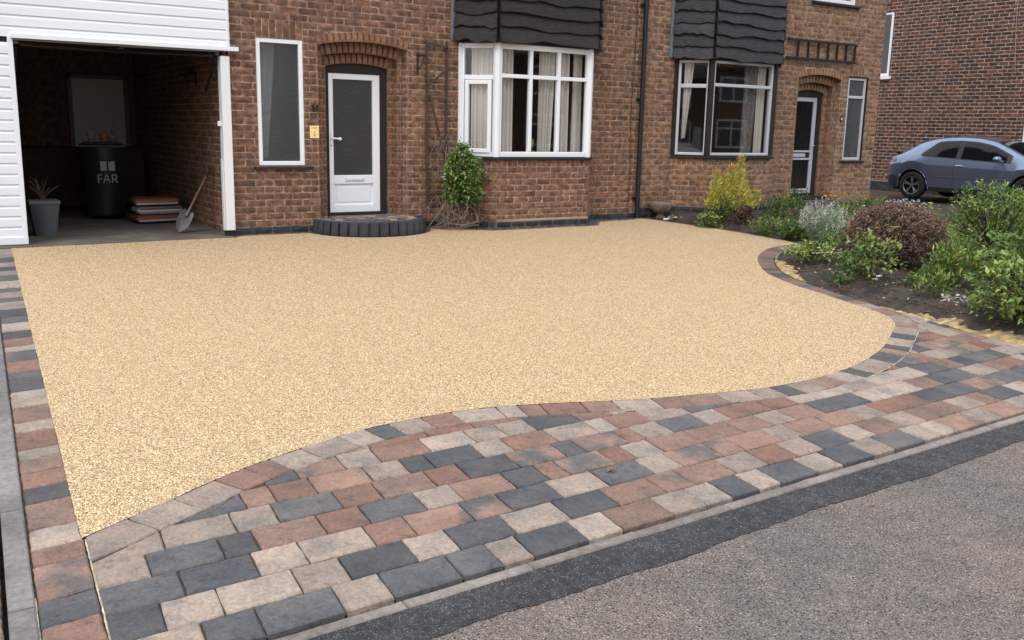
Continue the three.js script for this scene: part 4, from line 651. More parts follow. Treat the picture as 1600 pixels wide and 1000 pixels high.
// ---------------------------------------------------------------- garage with white boarding
const garage = thing('garage', 'open garage with white plastic boarding and raised up and over door', 'garage');
{
  seed(401);
  const XL = 1.18, XR = 3.44, ZB = -5.4, T = 2.19, front = group('boarding', garage);
  // boarding: shiplap boards, each with a hollow upper edge
  const boardGeo = L => { const s = new THREE.Shape(); [[0, 0], [.020, 0], [.020, .082], [.017, .092], [.008, .100], [.005, .118], [0, .118]].forEach((p, i) => i ? s.lineTo(...p) : s.moveTo(...p)); s.closePath(); const g = new THREE.ExtrudeGeometry(s, { depth: L, bevelEnabled: false }); g.rotateY(Math.PI / 2); g.scale(1, 1, -1); const ix = g.index; const p = g.attributes.position; for (let i = 0; i < p.count; i += 3) { for (const at of [g.attributes.position, g.attributes.normal, g.attributes.uv]) { const n = at.itemSize; for (let c = 0; c < n; c++) { const k = at.array[(i + 1) * n + c]; at.array[(i + 1) * n + c] = at.array[(i + 2) * n + c]; at.array[(i + 2) * n + c] = k; } } } g.computeVertexNormals(); return g; };
  const P = .1185, gl = boardGeo(1.9), gw = boardGeo(4.33);
  for (let k = 0; k < 18; k++) { const m = mesh('board', gl, MT.board, front); m.position.set(XL - .045 - 1.9, .085 + k * P, .045); }
  for (let k = 18; k < 43; k++) { const m = mesh('board', gw, MT.board, front); m.position.set(XL - .045 - 1.9, .085 + .06 + k * P, .045); }
  mesh('backing', merge([box(-.75, XL - .02, .05, 5.2, -.06, .042), box(XL - .02, 3.535, 2.33, 5.2, -.06, .042)]), MT.dark, garage);
  mesh('base_board', rbox(-.75, XL + .005, .0, .085, .03, .085, .006, 2), MT.board, garage);
  for (const g of [rbox(XL - .05, XL + .004, .085, 2.285, .03, .078, .006, 2), rbox(3.525, 3.552, 2.32, 5.2, .0, .078, .006, 2)]) mesh('corner_trim', g, MT.board, garage);
  mesh('head_trim', merge([rbox(XL - .02, 3.66, 2.262, 2.312, .02, .11, .005, 2)]), MT.board, garage);
  mesh('door_post', merge([rbox(XR, 3.552, .065, 2.20, -.06, .075, .006, 2), rbox(XR - .012, XR, .06, .95, -.05, .03, .004)]), phys(rgb(226, 226, 228), .45), garage);
  mesh('post_foot', rbox(XR + .005, 3.56, -.02, .064, -.06, .05, .006), MT.dark, garage);
  // raised door, seen from below, with its ribs
  const d = group('raised_door', garage); d.position.set((XL + XR) / 2, 2.262, .10); d.rotation.x = .05; const W = (XR - XL) / 2 - .01;
  mesh('skin', box(-W, W, -.02, -.005, -2.05, 0), std(rgb(84, 82, 80), .7), d);
  mesh('edge_rail', merge([rbox(-W, -W + .05, -.06, -.021, -2.05, -.02), rbox(W - .05, W, -.06, -.021, -2.05, -.02), rbox(-W + .05, W - .05, -.06, -.021, -2.05, -2.0)]), std(rgb(66, 62, 60), .7), d);
  mesh('brace', bar([-W + .06, -.045, -.08], [W - .06, -.045, -1.9], .07, .03), std(rgb(54, 50, 48), .8), d); mesh('brace', bar([W - .06, -.048, -.08], [-W + .06, -.048, -1.9], .07, .03), std(rgb(54, 50, 48), .8), d); mesh('rib', rbox(-.03, .03, -.05, -.021, -1.95, -.05), std(rgb(60, 56, 54), .8), d);
  for (const s of [-1, 1]) mesh('spring_arm', bar([s * (W + .005) - s * .03, -.08, -.1], [s * (W - .03), -.5, -.55], .03, .012), MT.iron, d);
  // inside
  mesh('floor', gridSheet(XL - .5, XR + .08, ZB, .19, 8, 20, (x, z) => gy(z) - .002), MT.concfloor, garage);
  mesh('floor_lip', rbox(XL - .6, 3.53, -.08, gy(.2) + .006, .19, .235, .006), MT.concfloor, garage);
  const rw = mesh('side_wall', box(3.505, 3.555, -.1, 2.5, ZB, -.07), MT.mortar, garage);
  const fr = frame(3.50, ZB, -Math.PI / 2), sb = courses(fr, 0, -ZB - .08, 0, 2.42, undefined, { off: .07 }); layBricks(sb, rw, 'a', { single: 120 });
  mesh('left_wall', box(.55, .65, -.1, 2.5, ZB, -.07), std(rgb(132, 102, 84), .9, { map: TX.grain }), garage);
  mesh('back_wall', box(.55, 3.55, -.1, 2.5, ZB - .1, ZB), std(rgb(132, 102, 84), .9, { map: TX.grain }), garage);
  mesh('ceiling', box(.5, 3.56, 2.5, 2.6, ZB - .1, -.06), std(rgb(96, 82, 68), .95, { map: TX.wood }), garage);
  const bd = group('back_door', garage); bd.position.set(2.53, 0, ZB + .004);
  const cream = std(rgb(206, 204, 198), .6); mesh('leaf', rbox(0, .80, .02, 2.06, 0, .045, .004), cream, bd); mesh('panel', rbox(.07, .73, .10, 1.98, .03, .052, .004), cream, bd); mesh('frame', merge([rbox(-.07, 0, 0, 2.12, 0, .06), rbox(.80, .87, 0, 2.12, 0, .06), rbox(-.07, .87, 2.06, 2.13, 0, .06)]), std(rgb(110, 106, 100), .6), bd); mesh('handle', merge([rbox(.06, .10, 1.05, 1.2, .05, .06), rod([.08, 1.15, .05], [.08, 1.15, .09], .01), rod([.08, 1.15, .09], [.18, 1.15, .09], .01)]), MT.alu, bd);
  mesh('wall_shelf', merge([rbox(3.36, 3.495, 2.0, 2.03, -1.75, -1.25), rbox(3.47, 3.495, 1.86, 2.0, -1.72, -1.70), rbox(3.47, 3.495, 1.86, 2.0, -1.3, -1.28)]), MT.dark, garage);
  mesh('socket_box', rbox(3.40, 3.44, 1.36, 1.42, -.03, .015, .004), MT.upvc, garage);
  rebase(garage, 2.4, 0, 0);
}
{
  const t = thing('wheelie_bin', 'black wheelie bin with white painted letters inside the garage', 'wheelie bin', [2.50, 0, -2.75], -.15); const m = std(rgb(26, 27, 29), .5);
  const g = new THREE.CylinderGeometry(.40, .32, .96, 4, 1); g.rotateY(Math.PI / 4); g.scale(1, 1, 1.15); g.translate(0, .54, 0); mesh('body', g, m, t);
  mesh('lid', merge([rbox(-.30, .30, 1.02, 1.06, -.36, .36, .012, 2), rbox(-.26, .26, 1.06, 1.085, -.3, .28, .012, 2)]), m, t); mesh('handle', merge([rod([-.24, 1.0, -.40], [.24, 1.0, -.40], .016), rbox(-.26, -.22, .95, 1.03, -.41, -.32), rbox(.22, .26, .95, 1.03, -.41, -.32)]), m, t);
  for (const s of [-1, 1]) { const w = new THREE.CylinderGeometry(.10, .10, .05, 18); w.rotateZ(Math.PI / 2); w.translate(s * .24, .10, -.30); mesh('wheel', w, std(rgb(18, 18, 18), .8), t); }
  const wp = std(rgb(150, 148, 144), .8), tilt = .0705; for (const x of [-.05, .055]) { const s = mesh('sticker', rbox(-.042, .042, 0, .13, 0, .004, .002), wp, t); s.position.set(x + .05, .70, .362); s.rotation.x = tilt; }
  const tx = new TextGeometry('FAR', { font: fontS, size: .12, depth: .004, curveSegments: 3 }); const l = mesh('lettering', tx, wp, t); l.position.set(-.10, .53, .351); l.rotation.x = tilt;
  const spots = [[-.14, .0], [.02, .06], [.16, -.02]]; seed(411);
  spots.forEach(([x, z], i) => { const q = thing('plant_pot', ['small tapered plant pot on the bin beside the door handle', 'small terracotta plant pot in the middle of the bin lid', 'low dark plant pot with dry stalks on the bin'][i], 'plant pot', [2.50 + x, 1.085, -2.75 + z]); const r = .05 + i * .008, h = .12 - i * .02; mesh('shell', new THREE.LatheGeometry([[0, .004], [r * .7, 0], [r, h], [r * 1.12, h], [r * 1.12, h + .02], [r * .95, h + .02], [r * .85, h * .8], [0, h * .8]].map(p => new THREE.Vector2(...p)), 16), std(i === 1 ? rgb(140, 92, 70) : rgb(120, 112, 104), .85), q); if (i === 2) mesh('stalk', merge([tube([[0, h * .8, 0], [.04, .16, 0], [.09, .2, .02]], .004, 8, 5), tube([[0, h * .8, 0], [-.01, .2, 0], [.03, .28, 0]], .004, 8, 5)]), MT.timber, q); });
}
{ // dark bench added to hide the black lower part of the back door
  const t = thing('added_bench', 'brown wooden bench with closed front, added to hide the lower part of the garage back door', 'added_bench', [2.2, 0, -4.5]); const m = std(rgb(74, 58, 46), .85, { map: TX.wood }); mesh('top', rbox(-1.15, 1.2, .92, .97, -.4, .4, .006), m, t); mesh('front', rbox(-1.1, 1.15, .08, .92, .3, .36, .004), m, t); for (const x of [-1.08, 1.12]) for (const z of [-.34, .26]) mesh('leg', rbox(x - .04, x + .04, 0, .92, z - .03, z + .03, .004), m, t);
}
{ // stack of compost bags
  const bag = (w, h, d) => { const g = new RoundedBoxGeometry(w, h, d, 5, h * .48); const p = g.attributes.position; for (let i = 0; i < p.count; i++) { const x = p.getX(i) / w * 2, z = p.getZ(i) / d * 2, k = 1 - .35 * Math.max(Math.abs(x), Math.abs(z)) ** 4; p.setY(i, p.getY(i) * k + Math.sin(x * 5 + z * 3) * .004); } g.computeVertexNormals(); return g; };
  const brown = std(rgb(122, 74, 48), .45), white = std(rgb(178, 176, 178), .45), black = std(rgb(36, 34, 34), .5);
  const L = ['bottom compost bag of the stack, orange brown with pale band', 'middle compost bag of the stack, mostly pale with brown edge', 'top compost bag of the stack, orange brown with dark band'];
  for (let i = 0; i < 3; i++) {
    const t = thing('compost_bag', L[i], 'bag', [3.02 + (i % 2 ? .02 : -.01), .003 + i * .117, -1.95 + i * .012], .08 - i * .06, 'compost bags stacked in the garage');
    mesh('sack', bag(.62, .128, .44).translate(0, .062, 0), i === 1 ? white : brown, t);
    mesh('band', bag(.56, .04, .452).translate(0, i === 1 ? .085 : .04, 0), i === 1 ? brown : white, t);
    if (i !== 1) mesh('foot_band', bag(.54, .024, .448).translate(0, .018, 0), black, t);
  }
}
{ // shovel leaning on the brick side wall
  const t = thing('shovel', 'worn steel shovel with wooden shaft leaning on the garage brick wall', 'shovel', [2.95, .004, -.42]);
  const dir = V(3.46 - 2.95, .82, -.62 + .42), n = dir.clone().normalize(); const at = s => dir.clone().multiplyScalar(s).toArray();
  mesh('shaft', rod(at(.34), at(.86), .017, .016), std(rgb(140, 98, 64), .7, { map: TX.wood }), t);
  mesh('handle', merge([rod(at(.86), at(.94), .02, .018), rod(V(...at(.99)).add(V(0, 0, -.06)).toArray(), V(...at(.99)).add(V(0, 0, .06)).toArray(), .014), rod(at(.93), V(...at(.99)).add(V(0, 0, -.055)).toArray(), .010), rod(at(.93), V(...at(.99)).add(V(0, 0, .055)).toArray(), .010)]), MT.dark, t);
  mesh('socket', rod(at(.25), at(.38), .021, .018), std(rgb(96, 92, 88), .5, { metalness: .6 }), t);
  const sd = n.clone().cross(V(.22, -.1, -.97)).normalize(), bk = sd.clone().cross(n).normalize();
  const nx = 8, ny = 8, pos = [], idx = []; for (let j = 0; j <= ny; j++) for (let i = 0; i <= nx; i++) { const q = i / nx * 2 - 1, v = j / ny, w = .085 * Math.pow(clamp(v * 2.4, .02, 1), .6) * (v > .85 ? 1 - (v - .85) * 2.2 : 1); const c = V(...at(v * .34)).addScaledVector(sd, q * w).addScaledVector(bk, .022 * (1 - q * q) - .03 * (1 - v)); pos.push(c.x, Math.max(.002, c.y), c.z); }
  for (let j = 0; j < ny; j++) for (let i = 0; i < nx; i++) { const a = j * (nx + 1) + i, b = a + nx + 1; idx.push(a, b, a + 1, a + 1, b, b + 1); }
  const g = new THREE.BufferGeometry(); g.setAttribute('position', new THREE.Float32BufferAttribute(pos, 3)); g.setAttribute('uv', new THREE.Float32BufferAttribute(pos.filter((_, i) => i % 3 !== 2), 2)); g.setIndex(idx); g.computeVertexNormals(); mesh('blade', g, std(rgb(112, 108, 104), .6, { metalness: .3, map: TX.grain, side: THREE.DoubleSide }), t);
}
{ // planter just inside
  const t = thing('square_planter', 'grey square planter with dried plant just inside the garage', 'planter', [1.46, -.0, -.80]); const g = new THREE.CylinderGeometry(.235, .16, .40, 4, 1); g.rotateY(Math.PI / 4); g.translate(0, .20, 0); mesh('pot', g, std(rgb(86, 87, 90), .7), t); mesh('rim', rbox(-.175, .175, .39, .43, -.175, .175, .008, 2), std(rgb(90, 91, 94), .7), t);
  seed(421); const tw = []; for (let i = 0; i < 22; i++) { const a = rnd() * 6.28, r = rr(.06, .2), h = rr(.1, .34); tw.push(tube([[0, .4, 0], [Math.cos(a) * r * .4, .42 + h * .6, Math.sin(a) * r * .4], [Math.cos(a) * r, .42 + h, Math.sin(a) * r]], .0025, 6, 4)); } mesh('dry_stems', merge(tw), std(rgb(92, 80, 64), .9), t);
}
// ---------------------------------------------------------------- the house across the side drive
const house3 = thing('brick_house', 'dark red brick house flank with pale mortar beside the parked car', 'house');
{
  seed(501); const fr = frame(22.5, -9, -Math.PI / 2), L = 10.2, holes = y => [...(y > 2.96 && y < 4.62 ? [[3.75, 4.42]] : []), ...(y < 2.74 ? [[8.28, 9.3]] : [])];
  const wall = mesh('wall', wallSlab(fr, 0, L, -.2, 6, [[3.75, 4.42, 2.96, 4.62], [8.28, 9.3, -.1, 2.74]]), std(rgb(206, 176, 158), .95, { map: TX.grain, bumpMap: TX.grainB, bumpScale: .003 }), house3);
  layBricks(courses(fr, 0, L, CO * 2, 6, holes), wall, 'n', { single: 300, proud: .004, jt: .021 });
  mesh('plinth', box(22.46, 22.6, -.2, CO * 2, -9, 1.2), std(rgb(70, 68, 70), .8, { map: TX.grain }), house3); mesh('plinth_cap', rbox(22.45, 22.56, CO * 2, CO * 2 + .05, -9, 1.2, .01), std(rgb(150, 142, 136), .9, { map: TX.conc }), house3);
  const w = glazed(house3, 'window', fr, rectFrame(3.755, 4.415, 2.965, 4.615, .07), [[3.825, 4.345, 3.035, 4.545]], -.07, -.004, MT.upvc, MT.glass); mesh('sill', rbox(3.70, 4.50, 2.88, 2.958, -.1, .06, .008, 2), MT.upvc, w);
  mesh('room_box', merge([box(22.76, 24, 2.9, 4.7, -5.9, -5.8), box(22.76, 24, 2.9, 4.7, -4.0, -3.9), box(24, 24.1, 2.9, 4.7, -5.9, -3.9), box(22.76, 24, 4.7, 4.8, -5.9, -3.9), box(22.76, 24, 2.8, 2.9, -5.9, -3.9)]), MT.room, house3);
  const p = glazed(house3, 'porch_frame', fr, [...rectFrame(8.285, 9.295, .0, 2.735, .09), [8.375, 9.205, 1.0, 1.06]], [[8.375, 9.205, .09, 1.0], [8.375, 9.205, 1.06, 2.645]], -.07, .03, MT.upvc, MT.glass); mesh('cap', rbox(8.18, 9.4, 2.74, 2.82, -.06, .10, .01, 2), MT.upvc, p);
  mesh('porch_box', merge([box(22.76, 24, -.1, 2.8, -.9, -.85), box(22.76, 24, -.1, 2.8, .45, .5), box(24, 24.1, -.1, 2.8, -.9, .5), box(22.76, 24, 2.75, 2.85, -.9, .5)]), MT.room, house3);
  mesh('cable', merge([tube([[22.485, 6, -1.25], [22.483, 4.2, -1.22], [22.485, 2.9, -1.1]], .006, 12, 5)]), std(rgb(170, 150, 140), .8), house3);
  mesh('roof', box(22.2, 30, 6, 6.2, -9.4, 1.6), std(rgb(80, 56, 48), .85), house3);
  rebase(house3, 22.5, 0, -4);
}
// ---------------------------------------------------------------- houses over the road, mirrored in the glass
{
  const t = thing('brick_house', 'red brick house with white windows across the road behind the viewer', 'house', [24, roadY, 27]); const wl = std(rgb(120, 84, 66), .9, { map: TX.grain }), rf = std(rgb(62, 52, 48), .9, { map: TX.grain });
  mesh('wall', box(-8, 8, 0, 5.2, 0, 8), wl, t); const s = new THREE.Shape(); s.moveTo(-.6, 0); s.lineTo(4, 3.2); s.lineTo(8.6, 0); s.closePath(); const g = new THREE.ExtrudeGeometry(s, { depth: 17, bevelEnabled: false }); g.rotateY(-Math.PI / 2); g.translate(8.5, 5.2, 0); mesh('roof', g, rf, t);
  const pane = std(rgb(40, 44, 50), .1);
  for (const [x, y, w, h] of [[-6, 1.0, 2.2, 1.5], [-2, 1.0, 2.2, 1.5], [2.2, 1.0, 2.2, 1.5], [6, 1.0, 2.2, 1.5], [-6, 3.4, 2.0, 1.3], [-2, 3.4, 2.0, 1.3], [2.2, 3.4, 2.0, 1.3], [6, 3.4, 2.0, 1.3]]) { const q = group('window', t); q.position.set(x, y, -.03); mesh('frame', merge([...rectFrame(-w / 2, w / 2, 0, h, .09), [-.04, .04, .09, h - .09], [-w / 2 + .09, -.04, h * .66, h * .66 + .07], [.04, w / 2 - .09, h * .66, h * .66 + .07]].map(b => box(b[0], b[1], b[2], b[3], -.05, .0))), MT.upvc, q); mesh('pane', box(-w / 2 + .05, w / 2 - .05, .05, h - .05, -.02, .02), pane, q); }
  for (const x of [-.1, 4.1]) { const q = group('door', t); q.position.set(x, 0, -.03); mesh('leaf', box(-.45, .45, .05, 2.1, -.05, 0), std(rgb(190, 190, 192), .5), q); }
  const c = t.clone(); c.name = numbered('brick_house'); c.position.set(-14, roadY, 28); c.userData = { ...t.userData, label: 'second red brick house across the road, further along from the viewer' }; scene.add(c);
  const e = t.clone(); e.name = numbered('brick_house'); e.position.set(44, roadY, 26.5); e.userData = { ...t.userData, label: 'third red brick house across the road, opposite the side drive' }; scene.add(e);
  const f = t.clone(); f.name = numbered('brick_house'); f.position.set(-33, roadY, 28.5); f.userData = { ...t.userData, label: 'fourth red brick house across the road, past the second one' }; scene.add(f);
}
// ---------------------------------------------------------------- side drive and lawn
struct('side_drive', planSheet([[16.1, -9], [22.4, -9], [22.4, 1.5], [26, 4], [26, 8.6], [16.4, 8.6], [16.2, 2.2]], (x, z) => gy(z) - .02), std(rgb(196, 170, 158), .9, { map: TX.road, bumpMap: TX.roadB, bumpScale: .003 }));
struct('far_ground', planSheet([[22.4, 1.5], [40, 1.5], [40, 8], [26, 8], [26, 4]], (x, z) => gy(z) - .03), std(rgb(92, 104, 60), .95, { map: TX.grain }));

// ---------------------------------------------------------------- parked car
function makeCar(label, grp) {
  const car = thing('parked_car', label, 'car', [0, 0, 0], 0, grp);
  const paint = phys(rgb(118, 132, 158), .3, { metalness: .72, clearcoat: 1, clearcoatRoughness: .05 }), trim = std(rgb(38, 40, 44), .6), glass = phys(rgb(18, 20, 23), .05, { metalness: .0, ior: 1.4 }), chrome = std(rgb(200, 204, 210), .18, { metalness: .9 });
  const TOP = [[-.78, .62], [-.75, .82], [-.68, .95], [-.5, 1.03], [-.3, 1.15], [0, 1.30], [.3, 1.395], [.65, 1.445], [1.0, 1.46], [1.4, 1.44], [1.75, 1.37], [2.1, 1.22], [2.45, 1.05], [2.8, .95], [3.15, .85], [3.38, .72], [3.50, .52]];
  const smooth = (T, x) => { let a = 0; for (const d of [-.07, -.035, 0, .035, .07]) a += interp(T, x + d); return a / 5; };
  const top = s => smooth(TOP, s), belt = s => Math.min(top(s) - .02, smooth([[-.8, .86], [-.5, .97], [.0, .985], [.8, .95], [1.6, .91], [2.3, .88], [2.9, .82], [3.5, .6]], s));
  const W = s => .88 * smooth([[-.80, .60], [-.74, .82], [-.6, .92], [-.2, .985], [.4, 1], [2.0, 1], [2.8, .96], [3.2, .86], [3.42, .68], [3.52, .45]], s);
  const bottom = s => { let b = smooth([[-.8, .42], [-.7, .28], [-.4, .22], [3.0, .2], [3.4, .25], [3.52, .35]], s); for (const c of [0, 2.63]) { const d = .375 * .375 - (s - c) ** 2; if (d > 0) b = Math.max(b, .31 + Math.sqrt(d)); } return b; };
  const section = s => { const b = bottom(s), B = belt(s), T = top(s), w = W(s), m = Math.max(b + .02, .56), roofW = smooth([[-.8, .8], [-.4, .74], [.3, .68], [1.6, .68], [2.3, .78], [3.0, .82]], s); const lo = Math.min(b + .1, m - .01); return [[b, w * (b > .35 ? .985 : .93)], [lo, w * .955], [m, w * .97], [lerp(m, B, .55), w * 1.0], [lerp(m, B, .62), w * .985], [B, w * .925], [lerp(B, T, .5), w * lerp(.925, roofW, .55)], [T - (T - B) * .12, w * roofW], [T - (T - B) * .02, w * roofW * .84], [T + .008, 0]]; };
  const S = []; for (let s = -.78; s <= 3.505; s += .03) S.push(s); const K = 10, pos = [], idx = [];
  for (const side of [1, -1]) { const o = pos.length / 3; for (const s of S) for (const [y, w] of section(s)) pos.push(s, y, side * w); for (let i = 0; i < S.length - 1; i++) for (let k = 0; k < K - 1; k++) { const a = o + i * K + k, b = a + K; side > 0 ? idx.push(a, b, a + 1, a + 1, b, b + 1) : idx.push(a, a + 1, b, a + 1, b + 1, b); } }
  const g = new THREE.BufferGeometry(); g.setAttribute('position', new THREE.Float32BufferAttribute(pos, 3)); g.setIndex(idx); g.computeVertexNormals(); mesh('body', g, paint, car);
  // ends and dark underside
  const cap = s => { const q = section(s), sh = new THREE.Shape(); q.forEach(([y, w], i) => i ? sh.lineTo(w, y) : sh.moveTo(w, y)); for (let i = q.length - 2; i >= 0; i--) sh.lineTo(-q[i][1], q[i][0]); sh.closePath(); const e = new THREE.ShapeGeometry(sh); e.rotateY(Math.PI / 2); e.translate(s, 0, 0); return e; };
  mesh('rear_panel', cap(-.775), trim, car); mesh('nose_panel', cap(3.50), trim, car);
  mesh('underside', merge([box(-.6, 3.3, .19, .26, -.62, .62), box(-.5, .5, .2, .72, -.6, .6), box(2.13, 3.1, .2, .72, -.6, .6)]), std(rgb(16, 16, 17), .9), car);
  const widthAt = (s, y) => { const q = section(s); for (let i = 1; i < q.length; i++) if (y <= q[i][0]) return lerp(q[i - 1][1], q[i][1], (y - q[i - 1][0]) / (q[i][0] - q[i - 1][0] || 1)); return 0; };
  const patch = (s0, s1, lo, hi, off, n = 16, m = 5) => side => { const p = [], ix = []; for (let i = 0; i <= n; i++) for (let j = 0; j <= m; j++) { const s = lerp(s0, s1, i / n), y = lerp(lo(s), hi(s), j / m); p.push(s, y, side * (widthAt(s, y) + off)); } for (let i = 0; i < n; i++) for (let j = 0; j < m; j++) { const a = i * (m + 1) + j, b = a + m + 1; side > 0 ? ix.push(a, b, a + 1, a + 1, b, b + 1) : ix.push(a, a + 1, b, a + 1, b + 1, b); } const q = new THREE.BufferGeometry(); q.setAttribute('position', new THREE.Float32BufferAttribute(p, 3)); q.setIndex(ix); q.computeVertexNormals(); return q; };
  const wl = s => belt(s) + .03, wh = s => top(s) - .13, rl = s => Math.max(wl(s) + .002, Math.min(wh(s), wl(s) + (s - .18) * .85)), fl = s => Math.max(wl(s) + .002, wh(s));
  for (const side of [1, -1]) {
    mesh('window', patch(.19, .98, wl, rl, .007)(side), glass, car); mesh('window', patch(1.10, 2.12, wl, fl, .007)(side), glass, car);
    mesh('window_trim', patch(.14, 2.22, s => wl(s) - .02, s => Math.max(wl(s) - .004, Math.min(wh(s) + .028, wl(s) + (s - .10) * .9)), .0035, 30)(side), trim, car);
    mesh('door_seam', patch(.98, .988, s => .34, s => belt(s), .0015, 2, 8)(side), trim, car); mesh('door_seam', patch(2.16, 2.168, s => .34, s => belt(s), .0015, 2, 8)(side), trim, car);
    mesh('side_moulding', patch(.45, 2.15, s => .545, s => .565, .012, 12, 2)(side), chrome, car);
    mesh('sill_trim', patch(.42, 2.2, s => .205, s => .30, .004, 12, 2)(side), trim, car);
    mesh('door_handle', merge([new THREE.SphereGeometry(.06, 12, 8).scale(1.6, .35, .3).translate(1.12, .80, side * .875)]), chrome, car);
    mesh('mirror', merge([new THREE.SphereGeometry(.11, 14, 10).scale(.75, .62, 1).translate(2.02, .985, side * .99), rod([2.06, .93, side * .82], [2.03, .95, side * .93], .03)]), paint, car);
    mesh('tail_light', patch(-.74, -.48, s => .80 + (s + .74) * .15, s => .93 + (s + .74) * .2, .006, 6, 3)(side), phys(rgb(110, 30, 30), .15, { clearcoat: 1 }), car);
    mesh('headlight', patch(2.95, 3.40, s => .64, s => .76, .006, 6, 3)(side), phys(rgb(200, 205, 210), .1, { clearcoat: 1 }), car);
    mesh('bumper_trim', patch(-.77, -.40, s => bottom(s) + .005, s => Math.max(bottom(s) + .02, .52), .005, 10, 3)(side), trim, car);
    for (const c of [0, 2.63]) {
      const arch = []; for (let k = 0; k <= 14; k++) { const a = Math.PI * (k / 14); const ax = c + Math.cos(a) * .383, ay = .31 + Math.sin(a) * .383; arch.push(V(ax, ay, side * (widthAt(ax, Math.max(ay, bottom(ax) + .01)) - .012))); } mesh('wheel_arch', new THREE.TubeGeometry(new THREE.CatmullRomCurve3(arch), 28, .024, 6), trim, car);
      const wheel = group('wheel', car); wheel.position.set(c, .315, side * .765); if (side < 0) wheel.rotation.y = Math.PI;
      const ty = new THREE.LatheGeometry([[.205, -.09], [.26, -.1], [.305, -.085], [.315, -.05], [.315, .05], [.305, .085], [.26, .1], [.205, .09]].map(p => new THREE.Vector2(...p)), 36); ty.rotateX(Math.PI / 2); mesh('tyre', ty, std(rgb(24, 24, 25), .85), wheel);
      const sp = []; for (let k = 0; k < 5; k++) for (const d of [-.14, .14]) { const a = k / 5 * Math.PI * 2 + .3; sp.push(bar([Math.cos(a) * .03, Math.sin(a) * .03, .062], [Math.cos(a + d) * .20, Math.sin(a + d) * .20, .075], .022, .02)); }
      sp.push(new THREE.TorusGeometry(.205, .012, 8, 32).translate(0, 0, .078), rod([0, 0, .03], [0, 0, .08], .045, .04, 14)); mesh('rim', merge(sp), std(rgb(150, 152, 158), .3, { metalness: .8 }), wheel);
      mesh('hub_well', rod([0, 0, -.05], [0, 0, .02], .205, .205, 24), std(rgb(14, 14, 15), .9), wheel);
    }
  }
  const lat = (s0, s1, k0, f) => { const p = [], ix = [], n = 12, m = 10; for (let i = 0; i <= n; i++) { const s = lerp(s0, s1, i / n), q = section(s), B = belt(s), T = top(s); for (let j = 0; j <= m; j++) { const t = j / m * 2 - 1, w = q[8][1] * f * t, y = Math.abs(t) < 1e-6 ? T + .008 : lerp(T + .008, q[8][0], t * t); p.push(s, y + .008, w); } } for (let i = 0; i < n; i++) for (let j = 0; j < m; j++) { const a = i * (m + 1) + j, b = a + m + 1; ix.push(a, a + 1, b, a + 1, b + 1, b); } const q = new THREE.BufferGeometry(); q.setAttribute('position', new THREE.Float32BufferAttribute(p, 3)); q.setIndex(ix); q.computeVertexNormals(); return q; };
  mesh('windscreen', lat(1.78, 2.42, 0, 1.0), glass, car); mesh('rear_window', lat(-.45, .12, 0, .95), glass, car);
  mesh('spoiler', merge([rbox(-.72, -.5, 1.045, 1.075, -.56, .56, .012, 2), rbox(-.62, -.55, .98, 1.05, .5, .54), rbox(-.62, -.55, .98, 1.05, -.54, -.5)]), trim, car);
  mesh('tail_reflector', rbox(-.79, -.74, .50, .53, .5, .74, .004), phys(rgb(190, 180, 176), .3), car);
  return car;
}
const car = makeCar('blue grey three door hatchback parked on the side drive by the brick flank', 'cars');
car.position.set(20.75, -.022, -1.80); car.rotation.y = -Math.PI / 2 + .06;
delete car.userData.group;
{ const c = car.clone(); c.name = numbered('parked_car'); c.userData = { label: 'hatchback parked in the road, mirrored in the angled bay glass', category: 'car' }; c.position.set(-4.4, roadY + .002, 10.7); c.rotation.y = Math.PI - .03; scene.add(c); }

// ---------------------------------------------------------------- planting
const soilY = (x, z) => gy(z) - .02 + .11 * sstep(0, .5, bedDist(x, z)) + (fbm(x * .11 + 3, z * .11 + 5, 32, 4, 201) - .5) * .07;
const bedEdge = [[10.27, .10], [10.50, .62], [10.68, 1.2], [10.84, 1.9], [10.88, 2.9], ...outer.filter(p => p[0] > 8.2 && p[1] < 6.35 && p[0] < 10.75).reverse(), [8.19, 6.5], [8.19, 6.8], [8.15, 7.1], [8.13, 7.7], [8.13, 8.75]];
function bedDist(x, z) { let b = 9; for (let k = 0; k < bedEdge.length - 1; k++) { const [ax, az] = bedEdge[k], [bx, bz] = bedEdge[k + 1], t = clamp(((x - ax) * (bx - ax) + (z - az) * (bz - az)) / ((bx - ax) ** 2 + (bz - az) ** 2), 0, 1); b = Math.min(b, Math.hypot(x - ax - t * (bx - ax), z - az - t * (bz - az))); } return b; }
{
  // soil: rows of points running from the bed's edge to the far side
  const pos = [], uv = [], idx = [], E = curvePts(bedEdge, 420), n = 60; E.forEach(([x, z]) => { for (let j = 0; j <= n; j++) { const t = (j / n) ** 1.7, px = lerp(x + .004, 16.3, t), pz = z; pos.push(px, soilY(px, pz) - (j ? 0 : .03), pz); uv.push(px, pz); } });
  for (let i = 0; i < E.length - 1; i++) for (let j = 0; j < n; j++) { const a = i * (n + 1) + j, b = a + n + 1; idx.push(a, b, a + 1, a + 1, b, b + 1); }
  const g = new THREE.BufferGeometry(); g.setAttribute('position', new THREE.Float32BufferAttribute(pos, 3)); g.setAttribute('uv', new THREE.Float32BufferAttribute(uv, 2)); g.setIndex(idx); g.computeVertexNormals(); struct('flower_bed_soil', g, MT.soil);
}
